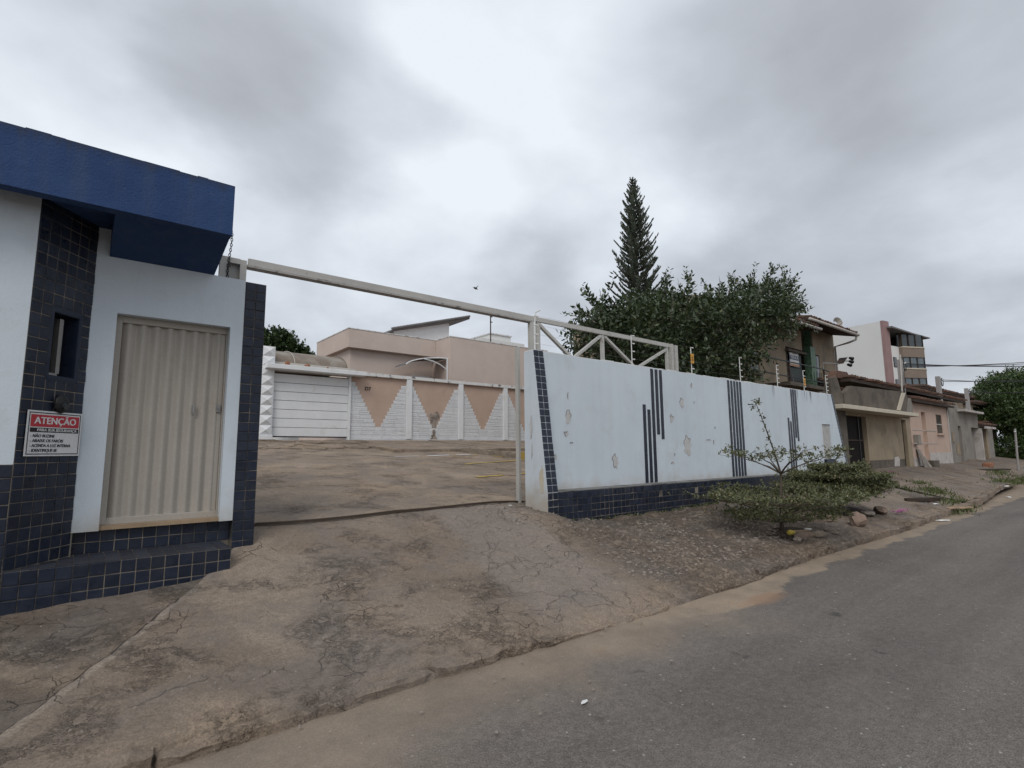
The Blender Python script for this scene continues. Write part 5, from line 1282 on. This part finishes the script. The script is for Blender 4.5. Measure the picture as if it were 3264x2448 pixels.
c3 = sprigs(tw[:,:3], tw[:,3:], 11, g.uniform(.3,.55,len(tw)), .135, .25, g, .02)
c1 = sprigs(P, dirs, 11, g.uniform(.35,.65,len(P)), .155, .25, g, .03)
c2 = sprigs(P2, d2, 15, g.uniform(.45,.85,len(P2)), .14, .24, g, .03)
me = leaf_mesh('crown', M['leaf_broad'], *[np.concatenate(z) for z in zip(c1, c2, c3)])
link('crown', me, bt, bt.location)
me.transform(Matrix.Translation(-bt.location))
mb = MB(); mb.tube([(14.4,8.7,.9),(14.5,8.65,2.2),(14.6,8.6,3.1)], [.24,.18,.16], 9)
limbs(mb, (14.6,8.6,3.0), BL[:12], .10, g)
for a_, b_ in BR: mb.tube([a_, tuple((np.array(a_)+np.array(b_))/2+np.array([0,0,.08])), b_], [.035,.02,.006], 4, False)
for i in range(0, len(P2), 2): mb.tube([P2[i]-d2[i]*.3, P2[i]+d2[i]*.8], [.012,.004], 3, False)
build(mb, 'trunk', M['bark'], bt, smooth=True)
# Norfolk pine
npn = thing('norfolk_pine', 'tall narrow tiered pine with upswept fronds rising behind the broadleaf tree', 'tree', (27.0, 20, 2.1))
mb = MB(); top = Vector((26.42, 20, 18.95)); bot = Vector((27.0, 20, 2.0))
ax_ = lambda z: bot.lerp(top, (z-2.0)/16.95) + Vector((-.12*math.sin((z-2)/17*3.1), 0, 0))
mb.tube([ax_(z) for z in (2, 6, 10, 13, 16, 18, 18.95)], [.24,.2,.155,.11,.06,.03,.012], 8)
cc, aa, bb_ = [], [], []
z = 7.2; tier = 0
while z < 18.9:
    h = (18.95-z)
    R_ = min(1.6, .12 + .30*h**.80) if h < 7 else 1.6+.04*(h-7)
    R_ *= (1.0 + .12*math.sin(tier*2.3))
    nb = 7 if h > 1.2 else 5
    ph0 = tier*.9
    for k in range(nb):
        an_ = ph0 + 2*math.pi*k/nb + g.normal()*.18
        L = R_*g.uniform(.72, 1.12)
        if tier == 13 and math.cos(an_) > .8: L *= 1.35
        o = ax_(z); d = Vector((math.cos(an_), math.sin(an_), 0))
        lift = .22+.28*min(1, 3/(h+1))
        pts = [o + d*(L*t) + Vector((0,0, L*(-.10*math.sin(t*math.pi)+lift*t*t*1.6+.12*t))) for t in (0,.25,.5,.75,1.0)]
        mb.tube(pts, [.035*min(1,h/5)+.01,.028*min(1,h/5)+.008,.02,.014,.008], 4, False)
        nl = max(8, int(L*30))
        for q in range(nl):
            t = .14+.86*(q+.5)/nl; i = min(3, int(t*4)); f = t*4-i
            p = pts[i].lerp(pts[i+1], f); tan = (pts[i+1]-pts[i]).normalized(); sd = Vector((-d.y, d.x, 0))
            for s in (-1, 1):
                ll = (.36 if h > 3 else .10+.085*h)*(1.05-.45*t)*g.uniform(.75,1.2)
                v = (tan*.45 + sd*s*(.62+g.normal()*.12) + Vector((0,0,.62+g.normal()*.15))).normalized()*ll
                w = v.cross(Vector((g.normal(),g.normal(),g.normal()))).normalized()*(.038)
                cc.append(p); aa.append(v); bb_.append(w)
    z += .40 if h > 4 else .29 if h > 1.5 else .2; tier += 1
for q in range(60):
    zz = 17.6+1.3*q/60; an_ = g.uniform(0, 6.28)
    cc.append(ax_(zz)); aa.append(Vector((math.cos(an_)*.10, math.sin(an_)*.10, .10))); bb_.append(Vector((-math.sin(an_)*.02, math.cos(an_)*.02, 0)))
me = leaf_mesh('fronds', M['leaf_pine'], np.array(cc), np.array(aa), np.array(bb_), .1)
me.transform(Matrix.Translation(-npn.location)); link('fronds', me, npn, npn.location)
build(mb, 'trunk', M['bark'], npn, smooth=True)
# generic round trees
def round_tree(name, label, cat, base, blobs, n, leaf, ll, lw, nl, tw, trunk_r, seed, up=.35, group=None):
    g = np.random.default_rng(seed)
    t = thing(name, label, cat, base, group)
    P, nn = blob_points(blobs, n, g, .6)
    d = unit(nn + np.array([0,0,up]) + g.normal(size=P.shape)*.4)
    c = sprigs(P, d, nl, g.uniform(tw*.7, tw*1.2, n), ll, lw, g)
    me = leaf_mesh('crown', leaf, *c); me.transform(Matrix.Translation(-t.location)); link('crown', me, t, t.location)
    mb = MB(); b0 = Vector(base); c0 = Vector(np.mean(np.array(blobs)[:,:3], 0)); low = min(b[2]-b[5] for b in blobs)
    f = Vector((b0.x*.7+c0.x*.3, b0.y*.7+c0.y*.3, max(b0.z+.3, low+.2)))
    mb.tube([b0-Vector((0,0,.1)), b0.lerp(f, .6)+Vector((.05,0,0)), f], [trunk_r*1.2, trunk_r, trunk_r*.85], 8)
    limbs(mb, f, blobs, trunk_r*.5, g)
    build(mb, 'trunk', M['bark'], t, smooth=True)
    return t
BG = [(9.2,40,8.4,1.7,1.5,1.3),(10.4,40,8.9,1.6,1.5,1.35),(11.4,40,8.5,1.4,1.4,1.1),(12.2,40,8.0,1.0,1.2,.9),(8.2,40,7.9,1.5,1.3,1.2),(10.3,40,7.6,2.4,1.6,1.0)]
round_tree('round_tree', 'dense dark round tree far off behind the vault roof and pyramid pillar', 'tree', (10.3,40,2.5), BG, 2600, M['leaf_bg'], .26, .3, 9, .5, .2, 7)
ST = [(51.3,7.3,4.4,2.0,1.9,1.3),(53.5,7.2,5.5,2.5,2.2,1.7),(56.2,7.2,6.2,2.8,2.3,1.6),(53,7.0,3.9,2.4,2.0,1.1),(56,6.8,4.2,3.0,2.3,1.7),(59.5,7,5.6,3.0,2.4,2.2),(62.5,6.8,5.0,2.6,2.2,2.2),(57.5,6.6,3.3,2.4,1.8,.9)]
ST = [(b[0]+1.5, b[1], .7+(b[2]-.7)*.95, b[3]*.97, b[4], b[5]*.93) for b in ST]
round_tree('street_tree', 'large leafy street tree overhanging the far pavement at the right edge', 'tree', (57.5,7.0,.7), ST, 5200, M['leaf_street'], .22, .24, 10, .6, .28, 8)
BU = [(52.5,7.0,1.4,1.5,1.2,.8),(53.5,6.9,1.6,1.9,1.3,1.0),(57,6.6,1.5,2.2,1.4,.9),(61,6.2,1.6,2.4,1.4,1.0)]
round_tree('hedge_bush', 'low green bushes under the street tree at the far pavement', 'bush', (54,6.9,.7), BU, 2200, M['leaf_street'], .15, .26, 8, .35, .06, 9)

# ------------------------------------------------------------------ umbrella sapling and low shrub on the pavement
def tier_leaves(cx, cy, z0, R_, rise, n_br, g, dens, ell=1.0, ex=0.0, mb=None, gap=.12):
    c, a, b = [], [], []
    for k in range(n_br):
        an_ = 2*math.pi*k/n_br + g.normal()*.15; L = R_*g.uniform(.75, 1.1)
        d = np.array([math.cos(an_), math.sin(an_)*ell, 0]); L *= (1+ex*math.cos(an_))
        P0 = np.array([cx, cy, z0]); pts = []
        for t in np.linspace(0, 1, 6): pts.append(P0 + d*L*t + np.array([0,0, rise*(1.25*t-.45*t*t) + .04*g.normal()*t]))
        if mb: mb.tube([tuple(p) for p in pts], [.016,.013,.010,.008,.005,.003], 4, False)
        m = int(dens*L)
        for q in range(m):
            t = gap+(1-gap)*math.sqrt(g.uniform()); i = min(4, int(t*5)); f = t*5-i
            p = pts[i]*(1-f)+pts[i+1]*f
            sd = np.array([-d[1], d[0], 0])*g.normal()*.34*L*t*.8
            e = p + sd + np.array([0,0, abs(g.normal())*.045])
            if mb and q % 9 == 0: mb.tube([tuple(p), tuple(e)], [.005,.002], 3, False)
            c.append(e)
    c = np.array(c); n = len(c)
    d = unit(g.normal(size=(n,3))*np.array([1,1,.25]) + np.array([0,0,.45]))
    return sprigs(c, d, 7, np.full(n, .05)*g.uniform(.7,1.5,n), .042, .26, g)
sx, sy = 9.04, 4.14; sz = gz(sx, sy)
sa = thing('umbrella_sapling', 'young tiered umbrella tree sapling with bare leader on the pavement before the wall', 'sapling', (sx, sy, sz))
g = np.random.default_rng(21); mb = MB()
mb.tube([(sx,sy,sz-.05),(sx+.03,sy,.62),(sx+.08,sy,.95),(sx+.11,sy,1.15),(sx-.1,sy,1.55),(sx-.35,sy,1.95),(sx-.58,sy,2.27)], [.034,.025,.020,.017,.011,.008,.004], 6)
t1 = tier_leaves(sx+.11, sy, 1.14, 1.10, .42, 8, g, 27, .9, .08, mb, .35)
t2 = tier_leaves(sx+.02, sy, .42, 1.38, .46, 14, g, 105, .82, .02, mb, .2)
t3 = tier_leaves(sx+.02, sy, .36, 1.15, .14, 10, g, 62, .8, .05, mb, .3)
lead = np.array([[sx+.11-.69*t, sy, 1.15+1.12*t] for t in np.linspace(.15, 1, 17)])
t4 = sprigs(lead, unit(g.normal(size=(17,3))*np.array([1,1,.3])+np.array([0,0,.6])), 4, np.full(17, .06), .05, .3, g)
tip = np.repeat(lead[-1:], 6, 0)
t5 = sprigs(tip, unit(g.normal(size=(6,3))+np.array([0,0,.8])), 6, np.full(6, .10), .055, .3, g)
me = leaf_mesh('foliage', M['leaf_sap'], *[np.concatenate(z) for z in zip(t1, t2, t3, t4, t5)]); me.transform(Matrix.Translation(-sa.location)); link('foliage', me, sa, sa.location)
build(mb, 'stem', M['bark'], sa, smooth=True)
bx, by = 12.35, 4.45; bz = gz(bx, by)
sb = thing('spreading_shrub', 'low spreading green shrub on the pavement just beyond the sapling', 'shrub', (bx, by, bz))
g = np.random.default_rng(22); mb = MB()
mb.tube([(bx,by,bz-.05),(bx,by,bz+.3)], [.05,.035], 6)
tt = [tier_leaves(bx, by, bz+.22+k*.16, R_, .2, 15, g, 170, .8, -.06, mb, .15) for k, R_ in enumerate((1.05, 1.2, 1.05, .65))]
me = leaf_mesh('foliage', M['leaf_sap'], *[np.concatenate(z) for z in zip(*tt)]); me.transform(Matrix.Translation(-sb.location)); link('foliage', me, sb, sb.location)
build(mb, 'stem', M['bark'], sb, smooth=True)
# planting pit
for (px, py, rx, ry) in ((sx+.1, sy-.12, .75, .42), (bx+.3, by-.25, .8, .4)):
    mb = MB(); n = 28; ring = []
    for i in range(n):
        a_ = 2*math.pi*i/n; q = .8+.35*noise.noise(Vector((math.cos(a_)*2, math.sin(a_)*2, px)))
        x_, y_ = px+rx*q*math.cos(a_), py+ry*q*math.sin(a_); ring.append((x_, y_, gz(x_, y_)+.004))
    mb.add(ring+[(px, py, gz(px, py)+.05)], [(i, (i+1) % n, n) for i in range(n)])
    props(build(mb, 'planting_soil', M['soil'], None, smooth=True), kind='structure')

# ------------------------------------------------------------------ stones, litter, weeds
def rest(name, label, cat, x, y, size, m, seed, rz=0., group=None, kind='pebble', dz=0.0):
    me = pebble(name, M[m], size, seed, 2, .2) if kind == 'pebble' else rough_block(name, M[m], size, seed, 2, min(size)*.12, 9.0)
    o = link(name, me, None, (x, y, gz(x, y)+size[2]*.40+dz)); o.rotation_euler = (0, 0, rz); props(o, label, cat, group); return o
rest('boulder', 'rounded pinkish stone alone on the pavement near the kerb', 'stone', 11.15, 3.74, (.40,.30,.26), 'rock', 3, .4)
rest('flat_stone', 'flat tan stone slab beside the sapling pit', 'stone', 10.75, 4.25, (.50,.26,.10), 'rock', 5, -.5, kind='b')
rest('stone_lump', 'flat grey stone under the left edge of the spreading shrub', 'stone', 12.5, 4.0, (.42,.28,.12), 'gravel', 8, .2)
rest('stone_lump', 'brown stone below the right edge of the spreading shrub', 'stone', 13.05, 3.92, (.40,.26,.18), 'rock', 9, .8)
rest('stone_lump', 'long grey stone lying nearest the kerb in front of the sapling', 'stone', 9.32, 3.70, (.34,.14,.12), 'kerb', 12, -.5)
rest('stone_lump', 'dark low stone to the right of the sapling pit', 'stone', 9.95, 3.72, (.36,.22,.10), 'kerb', 13, .1)
rest('stone_lump', 'knobbly tan stone among the litter before the sapling', 'stone', 8.98, 3.78, (.42,.15,.13), 'rock', 14, -.3)
rest('stone_lump', 'small pale stone leftmost at the sapling pit', 'stone', 8.62, 3.72, (.15,.12,.09), 'gravel', 15)
o = rest('timber_offcut', 'short tan timber offcut lying before the sapling', 'timber', 9.2, 3.93, (.48,.05,.05), 'sill', 16, -.25, kind='b', dz=.02)
o = rest('wrapper', 'crumpled yellow wrapper beside the sapling trunk', 'litter', 8.95, 3.95, (.20,.13,.10), 'ltyellow', 17)
rest('paper_scrap', 'white paper scrap right of the sapling trunk', 'litter', 9.75, 4.02, (.18,.11,.02), 'litter', 18, .3)
rest('paper_scrap', 'white paper scrap left of the sapling trunk', 'litter', 9.0, 4.12, (.13,.07,.03), 'litter', 19, .1)
rest('paper_scrap', 'white scrap on the concrete by the gate post foot', 'litter', 5.25, 6.52, (.11,.06,.025), 'litter', 20, -.6)
rest('paper_scrap', 'thin white scrap lying on the gate rail line', 'litter', 5.33, 6.70, (.10,.03,.02), 'litter', 21, 0)
for k, (x, y, lb) in enumerate(((14.4, 3.2, 'long white strip of litter in the far gutter sand'), (17.0, 3.35, 'white litter flake by the far end of the near kerb'), (16.2, 3.7, 'white litter flake on the weedy strip'), (19.3, 4.6, 'white litter near the weeds beside the kerb end'), (22.5, 3.3, 'far white litter in the gutter'), (24.5, 3.6, 'farthest white litter by the road edge'), (2.55, 2.45, 'pale leaf shaped scrap lying on the near asphalt'))):
    me = pebble('litter_piece', M['litter'], ((.4,.09,.04) if k == 0 else (.075,.03,.008) if k == 6 else (.2,.12,.04)), 60+k, 1, .2)
    o = link('litter_piece', me, None, (x, y, (.008 if y < 3.4 else gz(x, y)+.02) if k != 6 else .004)); o.rotation_euler = (0,0,rnd.uniform(-.6,.3)); props(o, lb, 'litter')
for k, (x, y, s, lb) in enumerate(((16.2, 3.95, (1.0,.09,.09), 'dark rotten log on the weedy pavement strip'), (31.2, 4.95, (1.6,.25,.06), 'dark broken board lying across the far pavement'), (16.2, 3.25, (.7,.1,.03), 'splintered tan board by the weeds at the road edge'))):
    me = rough_block('plank', M['wood' if k < 2 else 'sill'], s, 70+k, 3, .015, 5); o = link('plank', me, None, (x, y, gz(x, y)+s[2]*.5+.02)); o.rotation_euler = (.1, 0, -.5); props(o, lb, 'plank')
me = rough_block('clay_brick', M['brick'], (.8,.3,.22), 81, 2, .03, 5); o = link('clay_brick', me, None, (33.6, 5.5, gz(33.6, 5.5)+.1)); props(o, 'orange brick rubble block on the far pavement', 'brick')
for k, (x, lb) in enumerate(((26.75, 'taller grey board leaning on the salmon house'), (27.35, 'shorter board leaning beside it on the salmon house'))):
    zt = 1.5-.3*k
    bd = build(MB().hexa([(x,6.3,.7),(x+.4,6.3,.7),(x+.4,6.34,.7),(x,6.34,.7)], [(x+.03,6.53,zt),(x+.4,6.53,zt-.04),(x+.4,6.57,zt-.04),(x+.03,6.57,zt)]), 'leaning_board', M['greywall'], None); props(bd, lb, 'board')
def flower(x, y, z, lb):
    f = thing('flower_cluster', lb, 'flowers', (x, y, z), 'magenta fallen flowers')
    mb = MB()
    for q in range(9):
        cx, cy = x+rnd.uniform(-.09,.09), y+rnd.uniform(-.07,.07); cz_ = z+rnd.uniform(0,.06)
        for p in range(5):
            a_ = 2*math.pi*p/5+q; mb.add([(cx,cy,cz_),(cx+.03*math.cos(a_-.4),cy+.03*math.sin(a_-.4),cz_+.012),(cx+.05*math.cos(a_),cy+.05*math.sin(a_),cz_+.02),(cx+.03*math.cos(a_+.4),cy+.03*math.sin(a_+.4),cz_+.012)], [(0,1,2,3)])
    build(mb, 'petals', M['petal'], f)
flower(13.35, 3.72, gz(13.35,3.72)+.03, 'magenta flowers at the kerb right of the spreading shrub')
flower(13.75, 3.70, gz(13.75,3.70)+.03, 'outermost magenta flowers beside the kerb beyond the shrub')
flower(13.5, 4.3, bz+.45, 'magenta flowers on the right tip of the spreading shrub')
flower(10.9, 4.9, .55, 'single pink flowers caught in the sapling lower tier')
flower(20.8, 5.85, gz(20.8,5.85)+.05, 'magenta flowers on the pavement step in front of the beige house')
def grass(name, label, spots, seed, h):
    g = np.random.default_rng(seed); c = []; 
    for (x, y, rx, ry, n) in spots:
        p = g.normal(size=(n,2))*np.array([rx, ry])*.6 + np.array([x, y]); c.append(p)
    c = np.concatenate(c); z = gz_arr(c[:,0], c[:,1]); z = np.where(c[:,1] < 3.45, 0, z); c = np.stack([c[:,0], c[:,1], z], 1); n = len(c)
    a = unit(g.normal(size=(n,3))*np.array([.6,.6,.15])+np.array([0,0,1]))*(h*g.uniform(.5,1.3,n))[:,None]
    b = unit(np.cross(a, g.normal(size=(n,3))))*.012
    o = link(name, leaf_mesh(name, M['grass'], c, a, b, .1)); props(o, label, 'grass', kind='stuff')
grass('weeds', 'weeds and grass along the broken kerb gap and pavement step', [(18.4,4.2,.7,.3,650),(17.5,3.6,.8,.2,220),(19.6,4.8,.5,.25,160),(17.68,5.2,.08,.6,400),(27.5,3.9,1.8,.35,900),(16.6,3.3,.9,.2,160),(30,4.6,1.2,.3,260)], 31, .14)
grass('weeds', 'tiny weeds in the joints at the wall foot', [(7.2,5.86,1.2,.03,120),(9.5,5.86,1.2,.03,160),(12,5.85,1.5,.04,200)], 32, .045)
# loose chips of broken concrete
g = np.random.default_rng(40); mb = MB()
def chips(n, x0, x1, y0, y1, s0, s1):
    for i in range(n):
        x, y = g.uniform(x0, x1), g.uniform(y0, y1)
        if fbm(np.array([x]), np.array([y]), 1.2, 44, 3)[0] < .42 and g.uniform() < .85: continue
        z = float(drive_z(np.array([x]), np.array([y]))[0][0]) if y > 3.49 else .002; s = s0*(s1/s0)**g.uniform()
        a_ = g.uniform(0, 6.28); q = [(x+s*math.cos(a_+t)*g.uniform(.6,1.1), y+s*math.sin(a_+t)*g.uniform(.6,1.1), z) for t in (0, 1.7, 3.1, 4.7)]
        hh = s*g.uniform(.25,.7)
        mb.add(q+[(px*.6+x*.4, py*.6+y*.4, z+hh+g.uniform(-.2,.2)*hh) for px, py, _ in q], [(4,5,6,7),(0,1,5,4),(1,2,6,5),(2,3,7,6),(3,0,4,7)])
chips(1500, 5.0, 11.0, 3.7, 5.5, .008, .035); chips(500, 2.0, 5.0, 3.7, 6.4, .006, .022); chips(300, 4.3, 6.5, 5.6, 6.5, .01, .035); chips(260, 0, 16, 2.4, 3.4, .005, .018); chips(250, 11, 17, 3.6, 5.6, .01, .04); chips(200, -1, 2, 3.6, 5.6, .004, .014)
props(build(mb, 'loose_gravel', M['gravel'], None, label='loose broken concrete chips scattered over the flaking pavement', cat='gravel'), kind='stuff')
# bird
bd = thing('bird', 'single dark bird flying high in the clouds above the gate beam', 'bird', (27.5, 39, 16.55))
build(MB().tube([(27.3,39,16.5),(27.5,39,16.55),(27.75,39,16.5)], [.02,.09,.02], 6), 'body', M['black'], bd)
for s in (-1, 1): build(MB().add([(27.45,39,16.57),(27.6,39,16.57),(27.62,39+s*.3,16.82),(27.48,39+s*.5,16.75)], [(0,1,2,3)]), 'wing', M['black'], bd)
